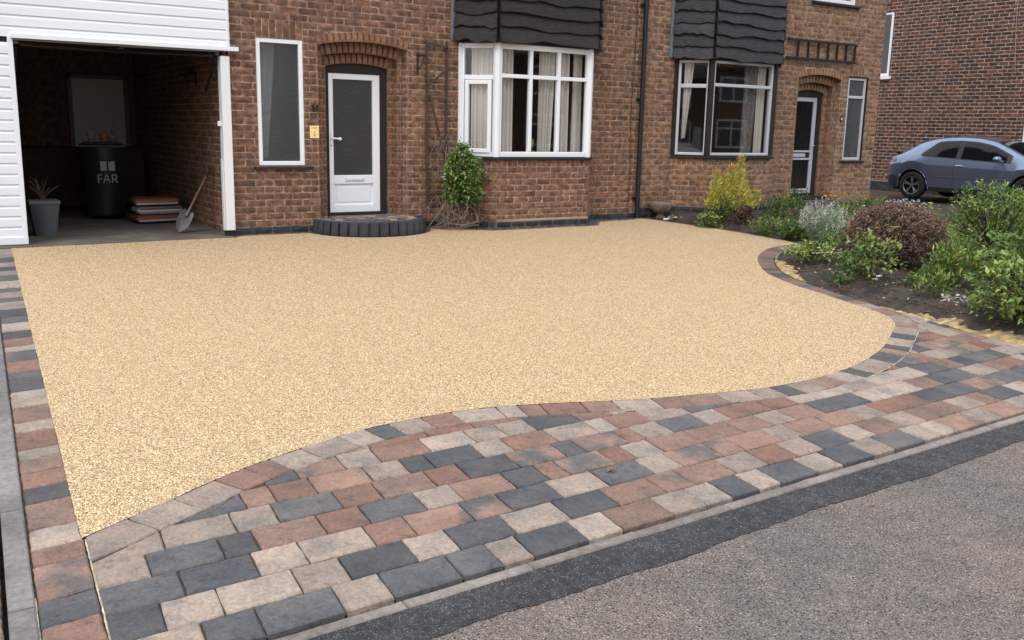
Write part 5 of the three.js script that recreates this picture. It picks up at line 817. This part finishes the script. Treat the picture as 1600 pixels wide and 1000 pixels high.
// leaves: folded blades gathered into one geometry with their own colours
class Leaves {
  constructor() { this.p = []; this.c = []; this.n = 0; }
  add(o, dir, up, len, wid, col, fold = .25, curl = .25) {
    const d = dir.clone().normalize(), s = new THREE.Vector3().crossVectors(d, up).normalize(), u = new THREE.Vector3().crossVectors(s, d).normalize();
    const P = (a, b, h) => V(o.x + d.x * a * len + s.x * b * wid + u.x * h * len, o.y + d.y * a * len + s.y * b * wid + u.y * h * len, o.z + d.z * a * len + s.z * b * wid + u.z * h * len);
    const f = fold * wid / len, A = P(0, 0, 0), L = P(.42, .5, f * .5), R = P(.42, -.5, f * .5), M = P(.5, 0, -f * .3), T = P(1, 0, -curl);
    for (const q of [A, M, L, A, R, M, L, M, T, M, R, T]) { this.p.push(q.x, q.y, q.z); this.c.push(col.r, col.g, col.b); } this.n++;
  }
  tri(a, b, c, col) { for (const q of [a, b, c]) { this.p.push(q.x, q.y, q.z); this.c.push(col.r, col.g, col.b); } }
  geo() { const g = new THREE.BufferGeometry(); g.setAttribute('position', new THREE.Float32BufferAttribute(this.p, 3)); g.setAttribute('color', new THREE.Float32BufferAttribute(this.c, 3)); const uv = new Float32Array(this.p.length / 3 * 2); g.setAttribute('uv', new THREE.BufferAttribute(uv, 2)); g.computeVertexNormals(); return g; }
}
const leafMat = phys(0xffffff, .55, { vertexColors: true, transmission: .22, thickness: 0, side: THREE.DoubleSide, specularIntensity: .5 });
const mattLeaf = phys(0xffffff, .85, { vertexColors: true, transmission: .15, thickness: 0, side: THREE.DoubleSide, specularIntensity: .3 });
const stemMat = std(rgb(92, 74, 58), .9), greenStem = std(rgb(84, 104, 50), .8);
const shade = (c, v = .18) => { const q = rgb(...c), k = 1 + (rnd() - .5) * 2 * v; return new THREE.Color(q.r * k, q.g * k * (1 + (rnd() - .5) * .08), q.b * k); };
const rdir = (upBias = .4) => V(gauss(), gauss() + upBias, gauss()).normalize();
// a shrub: clumps on a lumpy ellipsoid, leaves round each clump, twigs from the base to every clump
function shrub(name, label, cat, x, z, o) {
  const y = soilY(x, z) + (o.dy ?? 0), t = thing(name, label, cat, [x, y, z], 0, o.group), lv = new Leaves(), tw = [], up = V(0, 1, 0);
  for (let k = 0; k < o.clumps; k++) {
    const a = rnd() * 6.283, e = Math.acos(1 - rnd() * (o.low ?? 1.25)), r = Math.pow(rnd(), o.pw ?? .4) * (1 + gauss() * (o.ragged ?? .08)), c = V(Math.cos(a) * Math.sin(e) * o.rx * r, o.cy + Math.cos(e) * o.ry * r, Math.sin(a) * Math.sin(e) * o.rz * r); if (c.y < .02) c.y = .02 + rnd() * .06;
    if (k % (o.twigEvery ?? 3) === 0) { const m = c.clone().multiplyScalar(.5).add(V(gauss() * .03, o.cy * .1, gauss() * .03)); tw.push(tube([[gauss() * .04, -.03, gauss() * .04], m.toArray(), c.toArray()], o.twig ?? .004, 6, 4)); }
    const outd = V(c.x / o.rx, (c.y - o.cy) / o.ry + .25, c.z / o.rz).normalize(), tone = o.cols[Math.floor(Math.pow(rnd(), 1.1) * o.cols.length)];
    for (let i = 0; i < o.per; i++) {
      const q = c.clone().add(V(gauss(), gauss(), gauss()).multiplyScalar(o.spread)); if (q.y < .004) q.y = .004 + rnd() * .02; const d = outd.clone().multiplyScalar(o.out ?? .8).add(rdir(o.up ?? .35)); lv.add(q, d, V(gauss() * .5, 1, gauss() * .5), o.len * rr(.65, 1.2), o.wid * rr(.7, 1.2), shade(rnd() < (o.accP ?? 0) ? pick(o.acc) : tone, o.vary ?? .2), .25, o.curl ?? .2);
    }
  }
  stuff(mesh('foliage', lv.geo(), o.mat ?? leafMat, t)); if (tw.length) mesh('stems', merge(tw), o.stemMat ?? stemMat, t); return t;
}
function blossoms(t, pts, r, cols, name = 'flower', petals = 6, mat) {
  for (const p of pts) { const f = new Leaves(), n = V(gauss() * .4, 1, gauss() * .4).normalize(); for (let k = 0; k < petals; k++) { const a = k / petals * 6.283 + rnd() * .4, d = V(Math.cos(a), .25 + rnd() * .35, Math.sin(a)); f.add(V(...p), d, n, r * rr(.8, 1.1), r * .75, shade(pick(cols), .08), .2, -.1); } mesh(name, f.geo(), mat ?? mattLeaf, t); }
}
const G1 = [90, 110, 56], G2 = [113, 134, 68], G3 = [137, 154, 80], G4 = [70, 88, 46], G5 = [156, 171, 98];
seed(601);
{ // climber beside the bay: dry tangle below, fresh leaves above
  const t = thing('climbing_shrub', 'climbing shrub with fresh green leaves above a dry twig tangle beside the bay', 'shrub', [6.66, gy(.3) - .01, .30]); const lv = new Leaves(), tw = [], dry = new Leaves();
  for (let i = 0; i < 150; i++) { const a = rnd() * 6.283, r = rr(.05, .36), h = rr(.08, .52), x0 = gauss() * .16, z0 = gauss() * .09; tw.push(tube([[x0, .0, z0], [x0 + Math.cos(a) * r * .6, h * rr(.7, 1.1), z0 + Math.sin(a) * r * .35], [x0 + Math.cos(a) * r, h * rr(.3, .9), z0 + Math.sin(a) * r * .5], [x0 + Math.cos(a + .8) * r * 1.15, h * rr(.1, .7), z0 + Math.sin(a + .8) * r * .5]], rr(.0025, .006), 10, 4)); }
  for (let i = 0; i < 22; i++) { const x = gauss() * .12; tw.push(tube([[x, .0, 0], [x + gauss() * .1 - .04, .45, -.08], [x + gauss() * .14 - .02, .8, -.12], [x * .5 + gauss() * .14, 1.15, -.16]], rr(.004, .008), 12, 5)); }
  for (let i = 0; i < 12; i++) { const x = rr(-.3, .1); tw.push(tube([[x, .7, -.1], [x + gauss() * .1, 1.0, -.12], [x + rr(-.15, .3), 1.22 + rnd() * .12, -.08]], .0035, 10, 4)); }
  mesh('dry_twigs', merge(tw), std(rgb(128, 112, 100), .92), t);
  for (let k = 0; k < 270; k++) { const h = rr(.38, 1.18), w = interp([[.38, .20], [.55, .35], [.75, .36], [.95, .27], [1.1, .16], [1.18, .06]], h), xo = interp([[.38, .06], [.7, .07], [1.0, .01], [1.18, 0]], h), a = rnd() * 6.283, r = Math.sqrt(rnd()), c = V(xo + Math.cos(a) * r * w, h, .02 + Math.sin(a) * r * w * .62); for (let i = 0; i < 9; i++) { const q = c.clone().add(V(gauss(), gauss(), gauss()).multiplyScalar(.038)), d = V(q.x - xo, .1, .55 + q.z).normalize().add(rdir(.1).multiplyScalar(.9)); lv.add(q, d, V(gauss() * .4, 1, .6), .07 * rr(.6, 1.2), .034 * rr(.7, 1.2), shade(pick([G1, G2, G2, G3, G4, [96, 134, 54]]), .2), .3, .25); } }
  for (let k = 0; k < 260; k++) { const q = V(gauss() * .2, rr(.06, .5), gauss() * .12 + .02); dry.add(q, rdir(0), V(gauss(), 1, gauss()), .04 * rr(.6, 1.2), .022, shade(pick([[118, 98, 84], [92, 72, 62], [146, 126, 110]]), .2), .4, .3); }
  stuff(mesh('foliage', lv.geo(), leafMat, t)); stuff(mesh('dry_leaves', dry.geo(), mattLeaf, t));
  blossoms(t, [[-.28, .74, .06], [-.27, .71, .08], [-.25, .77, .05]], .035, [[226, 220, 222], [236, 232, 232]]);
}
{ // golden upright conifer
  const x = 11.29, z = 1.0, t = thing('golden_conifer', 'golden yellow upright conifer with bronze tips in front of the boarded bay', 'conifer', [x, soilY(x, z), z]), lv = new Leaves(), st = [];
  const spires = [[0, 0, .84, .15], [-.38, .02, .76, .15], [.16, .04, 1.0, .12], [-.2, .05, .70, .17], [.34, .0, .56, .19], [.02, .12, .52, .24], [-.32, .1, .5, .2], [.5, .08, .44, .15], [-.5, .05, .42, .13], [.2, .14, .42, .24]];
  for (const [sx, sz, h, r] of spires) { st.push(tube([[sx * .3, -.02, sz], [sx * .8, h * .5, sz], [sx, h, sz]], .006, 8, 5)); const n = Math.round(430 * h); for (let i = 0; i < n; i++) { const v = Math.pow(rnd(), .8), yy = .14 + v * (h - .14), rad = r * (1 - v * .82) * Math.sqrt(rnd()) * 1.1, a = rnd() * 6.283, bx = lerp(sx * .8, sx, v), q = V(bx + Math.cos(a) * rad, yy, sz + Math.sin(a) * rad), d = V(Math.cos(a) * .75, 1.0, Math.sin(a) * .75), tip = v > .86 && rnd() < .6; lv.add(q, d.add(rdir(.2).multiplyScalar(.35)), V(gauss(), .3, gauss()), .08 * rr(.6, 1.3), .016 * rr(.7, 1.3), shade(tip ? pick([[186, 146, 104], [196, 160, 96]]) : pick([[204, 192, 84], [190, 182, 78], [216, 204, 104], [166, 168, 70], [140, 150, 60]]), .14), .3, .1); } }
  for (let i = 0; i < 26; i++) { const a = rnd() * 6.28, r = rr(.05, .42), h = rr(.5, 1.02) - r * .5; st.push(tube([[0, .1, 0], [Math.cos(a) * r * .6, h * .7, Math.sin(a) * r * .3], [Math.cos(a) * r, h, Math.sin(a) * r * .4]], .0028, 7, 4)); }
  stuff(mesh('foliage', lv.geo(), mattLeaf, t)); mesh('stems', merge(st), std(rgb(168, 130, 92), .9), t);
}
const low = (label, x, z, rx, h, cols, o = {}) => shrub('bedding_plant', label, 'plant', x, z, { rx, rz: rx * .9, ry: h * .75, cy: h * .3, clumps: Math.round(70 * rx / .3), per: 9, spread: .035, len: .06, wid: .03, cols, pw: .45, stemMat: greenStem, ...o });
{
  let p;
  p = low('leafy plant with small yellow flowers at the gravel corner by the urn', 10.66, 1.22, .20, .24, [G2, G3, G1], { len: .055, wid: .038 }); blossoms(p, [[-.08, .2, .12], [.1, .19, .14]], .03, [[226, 196, 70]]);
  low('dark green dense plant under the left side of the golden conifer', 11.02, 1.15, .30, .40, [G4, G1, [66, 88, 60]], { len: .05, wid: .022 });
  low('maroon leaved small plant under the golden conifer', 11.10, 1.50, .15, .30, [[84, 50, 48], [70, 44, 44], [104, 66, 58]], { len: .05, wid: .035, clumps: 34 });
  p = low('feathery mid green plant with tiny white flowers by the edging', 10.98, 2.1, .28, .28, [G2, G1, G3], { len: .05, wid: .014, per: 14 }); blossoms(p, Array.from({ length: 9 }, () => [rr(-.22, .1), rr(.14, .26), rr(.05, .24)]), .016, [[232, 232, 226]]);
  p = low('tall ferny green plant with yellow button flowers before the boarded bay', 11.75, 1.6, .34, .40, [G1, G2, G4], { len: .055, wid: .018, per: 13 }); blossoms(p, [[.12, .42, .1], [.2, .38, .14], [.28, .46, .02], [-.05, .4, .18]], .032, [[230, 206, 76], [238, 214, 96]]);
  low('broad leaved green plant beside the curved gravel edge', 11.02, 2.6, .28, .30, [G1, G2, [84, 112, 60]], { len: .065, wid: .034 });
  p = low('plant with dusky pink dried heads among green leaves', 11.40, 2.3, .22, .34, [[134, 104, 98], [118, 92, 86], G1, [146, 118, 106]], { len: .04, wid: .026 });
  low('rounded dark green bush below the porch step', 12.72, 1.05, .36, .46, [G1, G4, G2, [70, 100, 48]], { len: .05, wid: .024, clumps: 110 });
  p = low('low plant with white flowers along the brown edging', 11.12, 2.78, .20, .14, [G2, G1], { len: .045, wid: .02 }); blossoms(p, Array.from({ length: 7 }, () => [rr(-.18, .12), rr(.08, .16), rr(.0, .18)]), .02, [[236, 234, 230]]);
  p = low('orange and yellow flowered clump in front of the porch step', 12.86, 1.75, .24, .40, [G2, G3, G1], { len: .07, wid: .016 }); blossoms(p, Array.from({ length: 12 }, () => [rr(-.22, .3), rr(.38, .50), rr(-.1, .18)]), .038, [[224, 188, 60], [214, 158, 62], [236, 210, 110], [206, 140, 80]]);
}
{ // silver stems with pale lilac heads
  const make = (label, x, z, n, w, hh) => { const t = thing('silver_plant', label, 'plant', [x, soilY(x, z), z], 0, 'silver leaved plants'), lv = new Leaves(), st = [], fl = new Leaves(); for (let i = 0; i < n; i++) { const a = rnd() * 6.283, r = Math.sqrt(rnd()) * w, h = hh * rr(.55, 1.05) * (1 - r / w * .25), e = V(Math.cos(a) * r * 1.25, h, Math.sin(a) * r), b = V(Math.cos(a) * r * .3, 0, Math.sin(a) * r * .3); st.push(tube([b.toArray(), [lerp(b.x, e.x, .4), h * .5, lerp(b.z, e.z, .4)], e.toArray()], .0028, 6, 4)); for (let k = 0; k < 22; k++) { const v = rr(.12, .92), q = b.clone().lerp(e, v); q.y = h * v; const a2 = rnd() * 6.283; lv.add(q, V(Math.cos(a2), .9, Math.sin(a2)), V(gauss(), .5, gauss()), .05 * rr(.6, 1.2), .012, shade(pick([[150, 168, 138], [132, 154, 118], [170, 184, 158], [112, 138, 88]]), .15), .2, .15); } for (let k = 0; k < 10; k++) { const q = e.clone().add(V(gauss() * .006, -k * .009, gauss() * .006)), a2 = rnd() * 6.283; fl.add(q, V(Math.cos(a2), .6, Math.sin(a2)), V(0, 1, .3), .022, .014, shade(pick([[196, 182, 196], [214, 204, 210], [226, 220, 220], [182, 166, 178]]), .08), .2, .1); } } stuff(mesh('foliage', lv.geo(), mattLeaf, t)); mesh('stems', merge(st), std(rgb(150, 164, 138), .9), t); stuff(mesh('flower_heads', fl.geo(), mattLeaf, t)); return t; };
  make('tall silvery plant with pale lilac flower spikes behind the cream flowers', 10.62, 3.42, 150, .30, .68); const s = make('loose silvery plant with a few white flowers near the purple bush', 11.3, 3.4, 34, .26, .52); blossoms(s, [[.12, .44, .1], [-.1, .4, .12], [.2, .5, 0]], .028, [[236, 236, 232]]);
  const p = low('fresh green leafy mound between silvery plant and purple bush', 10.45, 4.02, .34, .34, [G2, G3, G1, [104, 132, 60]], { len: .06, wid: .02, clumps: 100 }); blossoms(p, [[-.2, .3, .1], [-.16, .32, .12]], .02, [[206, 176, 64]]);
  const c = low('low green plant covered in cream yellow flowers by the sett corner', 9.34, 4.36, .36, .24, [G2, G3, G5, G1], { len: .055, wid: .022, clumps: 110 }); blossoms(c, Array.from({ length: 46 }, () => { const a = rnd() * 6.283, r = Math.sqrt(rnd()) * .38; return [Math.cos(a) * r, .20 + rnd() * .07 - r * .26, Math.sin(a) * r]; }), .024, [[232, 224, 168], [238, 232, 196], [222, 204, 120]]);
}
shrub('purple_bush', 'large rounded purple brown small leaved bush in the middle of the bed', 'bush', 10.22, 4.88, { rx: .66, rz: .56, ry: .40, cy: .33, clumps: 2500, per: 12, spread: .026, len: .030, wid: .018, cols: [[132, 109, 98], [114, 93, 87], [146, 119, 104], [102, 83, 79], [154, 126, 107], [124, 105, 100]], pw: .22, low: 1.7, ragged: .05, vary: .25, mat: mattLeaf, twigEvery: 12, out: .5 });
{
  const p = shrub('rose_bush', 'rose bush with fresh broad leaves and faded blooms at the bed front', 'rose', 8.98, 5.48, { rx: .33, rz: .30, ry: .30, cy: .25, clumps: 84, per: 7, spread: .05, len: .066, wid: .043, cols: [G2, G3, [130, 152, 104], G1], pw: .5, ragged: .2, low: 1.6, twigEvery: 4, twig: .004 });
  blossoms(p, [[.06, .40, .12], [-.20, .22, .2], [.3, .12, .2], [.05, .56, .0]], .04, [[196, 156, 126], [214, 176, 146], [184, 140, 112]], 'faded_bloom', 9); blossoms(p, [[-.26, .05, .26], [-.23, .08, .28]], .045, [[240, 236, 234]], 'fallen_bloom', 8);
  low('low leafy sprig with a faded rose bloom beside the big bush', 9.72, 5.72, .20, .16, [G1, G2], { len: .06, wid: .04, clumps: 22 });
  low('small grey green weed growing in bare soil by the border', 8.72, 5.3, .16, .12, [[96, 118, 72], [110, 128, 84]], { len: .05, wid: .03, clumps: 16 });
}
{ // fern, white flowers, yellow flowers at the back
  const t = thing('fern', 'light green fern with arching fronds below the narrow window', 'fern', [13.10, soilY(13.1, 2.2) + .02, 2.2]), lv = new Leaves(); for (let f = 0; f < 40; f++) { const a = rnd() * 6.283, L = rr(.36, .60); for (let k = 0; k < 22; k++) { const v = k / 22, q = V(Math.cos(a) * v * L * .6, L * (v - v * v * .35) * 1.3, Math.sin(a) * v * L * .6); for (const s of [-1, 1]) lv.add(q, V(-Math.sin(a) * s + Math.cos(a) * .4, .1, Math.cos(a) * s + Math.sin(a) * .4), V(0, 1, 0), .11 * Math.sin(Math.PI * (v * .85 + .12)), .024, shade(pick([G3, G5, [122, 152, 70]]), .12), .2, .1); } } stuff(mesh('fronds', lv.geo(), leafMat, t));
  const w = low('low mound of white flowers behind the purple bush', 13.95, 2.35, .36, .34, [[150, 164, 130], G2, [170, 176, 160]], { len: .045, wid: .014, clumps: 70 }); blossoms(w, Array.from({ length: 70 }, () => { const a = rnd() * 6.283, r = Math.sqrt(rnd()) * .36; return [Math.cos(a) * r, .36 + rnd() * .1 - r * .2, Math.sin(a) * r]; }), .026, [[236, 234, 238], [224, 222, 230]]);
  const y = low('yellow flowered upright clump at the lawn corner', 13.55, 3.1, .16, .36, [G2, G3], { len: .09, wid: .018, clumps: 34 }); blossoms(y, Array.from({ length: 6 }, () => [rr(-.15, .15), rr(.34, .44), rr(-.1, .12)]), .034, [[234, 208, 70], [226, 178, 92]]);
  const y2 = low('second yellow flowered clump beside the lawn', 13.75, 3.55, .18, .34, [G2, G3, G1], { len: .09, wid: .018, clumps: 40 }); blossoms(y2, Array.from({ length: 5 }, () => [rr(-.15, .15), rr(.3, .4), rr(-.1, .12)]), .034, [[234, 208, 70], [238, 216, 110]]);
  const b = low('blue flowered low plant at the foot of the purple bush', 10.15, 5.62, .16, .24, [G1, G2], { len: .045, wid: .02, clumps: 26 }); blossoms(b, Array.from({ length: 14 }, () => [rr(-.14, .14), rr(.14, .25), rr(-.08, .14)]), .022, [[120, 136, 190], [142, 156, 206]]);
}
shrub('flowering_shrub', 'tall loose green shrub with small leaves in front of the parked car', 'shrub', 12.55, 4.75, { rx: .72, rz: .6, ry: .50, cy: .46, clumps: 330, per: 11, spread: .05, len: .055, wid: .03, cols: [G2, G3, G1, [100, 134, 62], G5], pw: .42, low: 1.6, ragged: .16, twigEvery: 3, twig: .005, stemMat: std(rgb(72, 56, 52), .9) });
shrub('grassy_plant', 'grassy upright green clump on the lawn behind the purple bush', 'plant', 13.85, 4.35, { rx: .4, rz: .35, ry: .5, cy: .2, clumps: 120, per: 9, spread: .04, len: .16, wid: .012, cols: [G2, G3, G5], pw: .6, up: 1.6, out: .2, stemMat: greenStem });
{
  const h = shrub('broad_leaved_shrub', 'broad leaved bright green shrub leaning over the bed edge sand', 'shrub', 8.72, 7.42, { rx: .56, rz: .50, ry: .30, cy: .24, clumps: 240, per: 7, spread: .05, len: .082, wid: .042, cols: [G2, G3, [104, 136, 66], G1, G5], pw: .35, low: 1.65, ragged: .1, curl: .3, twigEvery: 2, twig: .005 });
  blossoms(h, [[.28, .60, -.12]], .06, [[168, 116, 84], [186, 132, 98]], 'dried_head', 12);
  shrub('yellow_tipped_plant', 'green plant with golden yellow tips in front of the purple bush', 'plant', 9.56, 6.1, { rx: .38, rz: .34, ry: .28, cy: .18, clumps: 150, per: 9, spread: .04, len: .07, wid: .024, cols: [G2, G3, [116, 146, 70], G1], acc: [[206, 184, 74], [190, 178, 80]], accP: .07, pw: .45, up: .8, stemMat: greenStem });
  shrub('leafy_sprig', 'small green leafy sprig by the pale litter at the bed edge', 'plant', 8.84, 6.36, { rx: .18, rz: .18, ry: .18, cy: .12, clumps: 38, per: 7, spread: .035, len: .07, wid: .026, cols: [G2, G3, G1], pw: .5, up: .7, stemMat: greenStem });
  shrub('broad_leaved_shrub', 'second broad leaved shrub filling the far end of the bed', 'shrub', 10.25, 6.55, { rx: .62, rz: .55, ry: .34, cy: .28, clumps: 240, per: 7, spread: .05, len: .088, wid: .044, cols: [G2, G3, [100, 132, 64], G1], pw: .35, low: 1.6, ragged: .12, curl: .3, twigEvery: 3 });
}
{ // sand spilled along the border, dry litter, pebbles
  low('pale green airy plant between the silvery plants and the fern', 11.95, 2.75, .34, .42, [G3, G2, G5], { len: .07, wid: .018, clumps: 90, up: .9 });
  low('grey green leafy weed at the foot of the rose bush', 9.22, 5.05, .22, .2, [G2, [120, 138, 92], G1], { len: .055, wid: .03, clumps: 40 });
  low('low green seedling patch between rose bush and yellow tipped plant', 9.25, 5.85, .15, .12, [G2, G3], { len: .05, wid: .024, clumps: 20 });
  seed(701); const edge = curvePts(bedEdge.filter(p => p[1] > 3.2), 600), strip = (i0, i1, w0) => { const pos = [], uv = [], idx = [], n = 6; let c = 0; for (let i = i0; i <= i1; i++) { const [x, z] = edge[i], t = Math.sin(Math.PI * (i - i0) / (i1 - i0)), a = edge[Math.max(0, i - 2)], b = edge[Math.min(600, i + 2)], l = Math.hypot(b[0] - a[0], b[1] - a[1]), nx = -(b[1] - a[1]) / l, nz = (b[0] - a[0]) / l, s = nx > 0 ? 1 : -1, w = (.02 + w0 * Math.sqrt(Math.max(t, 0))) * (.4 + .7 * vnoise(i * .11, 1, 64, 3) + .5 * vnoise(i * .33, 3, 64, 3)) ; for (let j = 0; j <= n; j++) { const q = j / n, px = x + nx * s * w * q + .003, pz = z + nz * s * w * q; pos.push(px, soilY(px, pz) + .026 * (1 - q * q) + (j === 0 ? -.01 : .006) + rnd() * .002 - (j === n ? .02 : 0), pz); uv.push(px, pz); } c++; } for (let i = 0; i < c - 1; i++) for (let j = 0; j < n; j++) { const a = i * (n + 1) + j, b = a + n + 1; idx.push(a, b, a + 1, a + 1, b, b + 1); } const g = new THREE.BufferGeometry(); g.setAttribute('position', new THREE.Float32BufferAttribute(pos, 3)); g.setAttribute('uv', new THREE.Float32BufferAttribute(uv, 2)); g.setIndex(idx); g.computeVertexNormals(); return g; };
  const sandM = std(rgb(214, 184, 132), .95, { map: TX.grain, bumpMap: TX.soilB, bumpScale: .01, side: THREE.DoubleSide });
  const m = mesh(numbered('spilled_sand'), merge([strip(90, 234, .14), strip(354, 598, .20)]), sandM, scene); stuff(m); tag(m, 'golden sand spilled along the bed side of the sett border', 'sand');
  const lv = new Leaves(); for (let i = 0; i < 900; i++) { const z = rr(3.4, 7.6), x = rr(8.3, 11) + (z < 5 ? 1 : 0); if (bedDist(x, z) < .05 || x < interp([[3.4, 9.8], [4.2, 8.95], [5, 8.5], [7.6, 8.2]], z)) continue; const y = soilY(x, z) + .008; lv.add(V(x, y, z), V(gauss(), gauss() * .25, gauss()), V(gauss() * .4, 1, gauss() * .4), rr(.015, .05), rr(.008, .022), shade(pick([[120, 96, 78], [92, 74, 62], [150, 128, 108], [190, 176, 160], [70, 58, 50]]), .2), .4, .3); }
  const cl = []; for (let i = 0; i < 900; i++) { const z = rr(3.3, 7.7), x = interp([[3.3, 10], [4.2, 8.95], [5, 8.5], [7.7, 8.2]], z) + rr(.03, 1.5); if (bedDist(x, z) < .03) continue; const g = new THREE.IcosahedronGeometry(rr(.006, .026), 0).scale(rr(.8, 1.4), rr(.5, .9), rr(.8, 1.3)).rotateY(rnd() * 6); g.translate(x, soilY(x, z) + .004, z); cl.push(g); }
  const cm = mesh(numbered('soil_clods'), merge(cl), std(rgb(84, 71, 61), .98), scene); stuff(cm); tag(cm, 'small dark soil clods strewn over the flower bed', 'soil');
  const l = mesh(numbered('leaf_litter'), lv.geo(), mattLeaf, scene); stuff(l); tag(l, 'dry leaf litter scattered over the dark bed soil', 'litter');
  const tw = new Leaves(); for (let i = 0; i < 46; i++) { const x = 8.78 + gauss() * .10, z = 6.72 + gauss() * .16; tw.add(V(x, soilY(x, z) + .02 + rnd() * .06, z), V(gauss(), gauss() * .5, gauss()), V(gauss(), 1, gauss()), rr(.04, .09), rr(.015, .035), shade(pick([[190, 182, 176], [168, 158, 150], [206, 196, 186], [142, 128, 118]]), .12), .5, .4); }
  const w = mesh(numbered('withered_leaves'), tw.geo(), mattLeaf, scene); stuff(w); tag(w, 'pale withered leaves heaped under the broad leaved shrub', 'litter');
  const pm = [rgb(170, 160, 148), rgb(138, 128, 118), rgb(186, 176, 164)].map(c => std(c, .85)); for (let i = 0; i < 9; i++) { const z = rr(3.9, 6.6), x = interp([[3.4, 9.9], [4.2, 9.05], [5, 8.62], [6.6, 8.35]], z) + rr(.05, .7); const g = new THREE.IcosahedronGeometry(rr(.007, .018), 1).scale(1.3, .7, 1); single('pebble', g, pick(pm), 'small pale pebble lying loose on the dark bed soil', 'pebble', 'pebbles on the bed soil').position.set(x, soilY(x, z) + .008, z); }
}
{ // lawn beyond the bed
  const lawn = planSheet([[12.2, 2.9], [16.2, 2.7], [16.2, 8], [11.6, 8], [11.9, 5.5]], (x, z) => soilY(x, z) + .03); struct('lawn', lawn, std(rgb(124, 150, 74), .95, { map: TX.grain })); seed(801);
  const bl = new THREE.BufferGeometry(); bl.setAttribute('position', new THREE.Float32BufferAttribute([-.004, 0, 0, .004, 0, 0, .001, .07, .015], 3)); bl.setAttribute('uv', new THREE.Float32BufferAttribute([0, 0, 1, 0, .5, 1], 2)); bl.computeVertexNormals();
  const N = 14000, im = new THREE.InstancedMesh(bl, phys(rgb(146, 172, 84), .7, { side: THREE.DoubleSide, transmission: .2, thickness: 0 }), N), o = new THREE.Object3D(), c = new THREE.Color(); for (let i = 0; i < N; i++) { const x = rr(12.2, 15.8), z = rr(2.95, 6.5); o.position.set(x, soilY(x, z) + .028, z); o.rotation.set(gauss() * .5, rnd() * 6.28, gauss() * .5); o.scale.setScalar(rr(.6, 1.2)); o.updateMatrix(); im.setMatrixAt(i, o.matrix); im.setColorAt(i, shade(pick([[200, 210, 190], [170, 190, 160], [220, 226, 190]]), .1)); }
  im.name = numbered('grass'); stuff(im); tag(im, 'short bright lawn grass behind the purple bush', 'grass'); im.castShadow = im.receiveShadow = true; scene.add(im);
}
{ // stone urn by the wall
  const t = thing('stone_urn', 'weathered stone urn planter standing by the plinth between the bays', 'urn', [10.53, gy(.14) + .01, .20]); const st = std(rgb(150, 138, 126), .9, { map: TX.conc, bumpMap: TX.speck, bumpScale: .006 });
  mesh('bowl', new THREE.LatheGeometry([[0, .09], [.07, .085], [.11, .10], [.165, .155], [.19, .21], [.188, .245], [.178, .262], [.16, .262], [.155, .22], [0, .2]].map(p => new THREE.Vector2(...p)), 28), st, t); mesh('foot', new THREE.LatheGeometry([[0, 0], [.085, 0], [.085, .02], [.06, .04], [.055, .07], [.075, .09], [0, .09]].map(p => new THREE.Vector2(...p)), 24), st, t);
  const sw = []; for (let k = 0; k < 6; k++) { const a = k / 6 * 6.283; sw.push(tube([.0, .25, .5, .75, 1].map(v => { const b = a + v * 1.047, dip = Math.sin(v * Math.PI), y = .235 - .085 * dip, r = interp([[.10, .11], [.155, .168], [.21, .193], [.245, .191]], y); return [Math.cos(b) * r, y, Math.sin(b) * r]; }), .009, 10, 5)); } mesh('swag', merge(sw), st, t);
  const b = thing('stone_chippings', 'pale rubble and chippings heaped at the wall foot beside the urn', 'rubble', [10.9, gy(.3), .34]); seed(811); const L = []; for (let i = 0; i < 90; i++) { const g = new THREE.IcosahedronGeometry(rr(.01, .035), 0).scale(1.2, .6, 1).rotateY(rnd() * 6); g.translate(gauss() * .22, .01 + rnd() * .04, gauss() * .12); L.push(g); } stuff(mesh('chips', merge(L), std(rgb(176, 162, 150), .9), b));
  const tg = thing('plant_label', 'small white plastic tag lying on the ground by the urn', 'tag', [10.46, gy(.38) + .012, .42]); mesh('tag', rbox(-.05, .05, 0, .03, -.012, .012, .006, 2), MT.upvc, tg); 
  shrub('seedling', 'tiny green seedling growing at the foot of the urn', 'plant', 10.62, .40, { rx: .05, rz: .05, ry: .05, cy: .03, clumps: 9, per: 5, spread: .015, len: .03, wid: .016, cols: [G2, G3], dy: -.02 });
}
{ // fallen leaf on the setts
  const lv = new Leaves(), p = V(3.077, gy(8.357) + .006, 8.357); seed(821); for (const [dx, a, l] of [[0, .4, .038], [.005, 2.8, .034], [.004, 1.6, .028], [0, -1, .026]]) lv.add(V(dx, .004, 0), V(Math.cos(a), .25, Math.sin(a)), V(0, 1, 0), l, .026, shade([160, 124, 92], .1), .6, .35);
  const m = single('fallen_leaf', lv.geo(), mattLeaf, 'curled brown dead leaf lying on a charcoal sett', 'leaf'); m.position.copy(p);
}
scene.traverse(o => { if (o.isMesh) { o.castShadow = true; o.receiveShadow = true; } });
renderer.render(scene, camera);
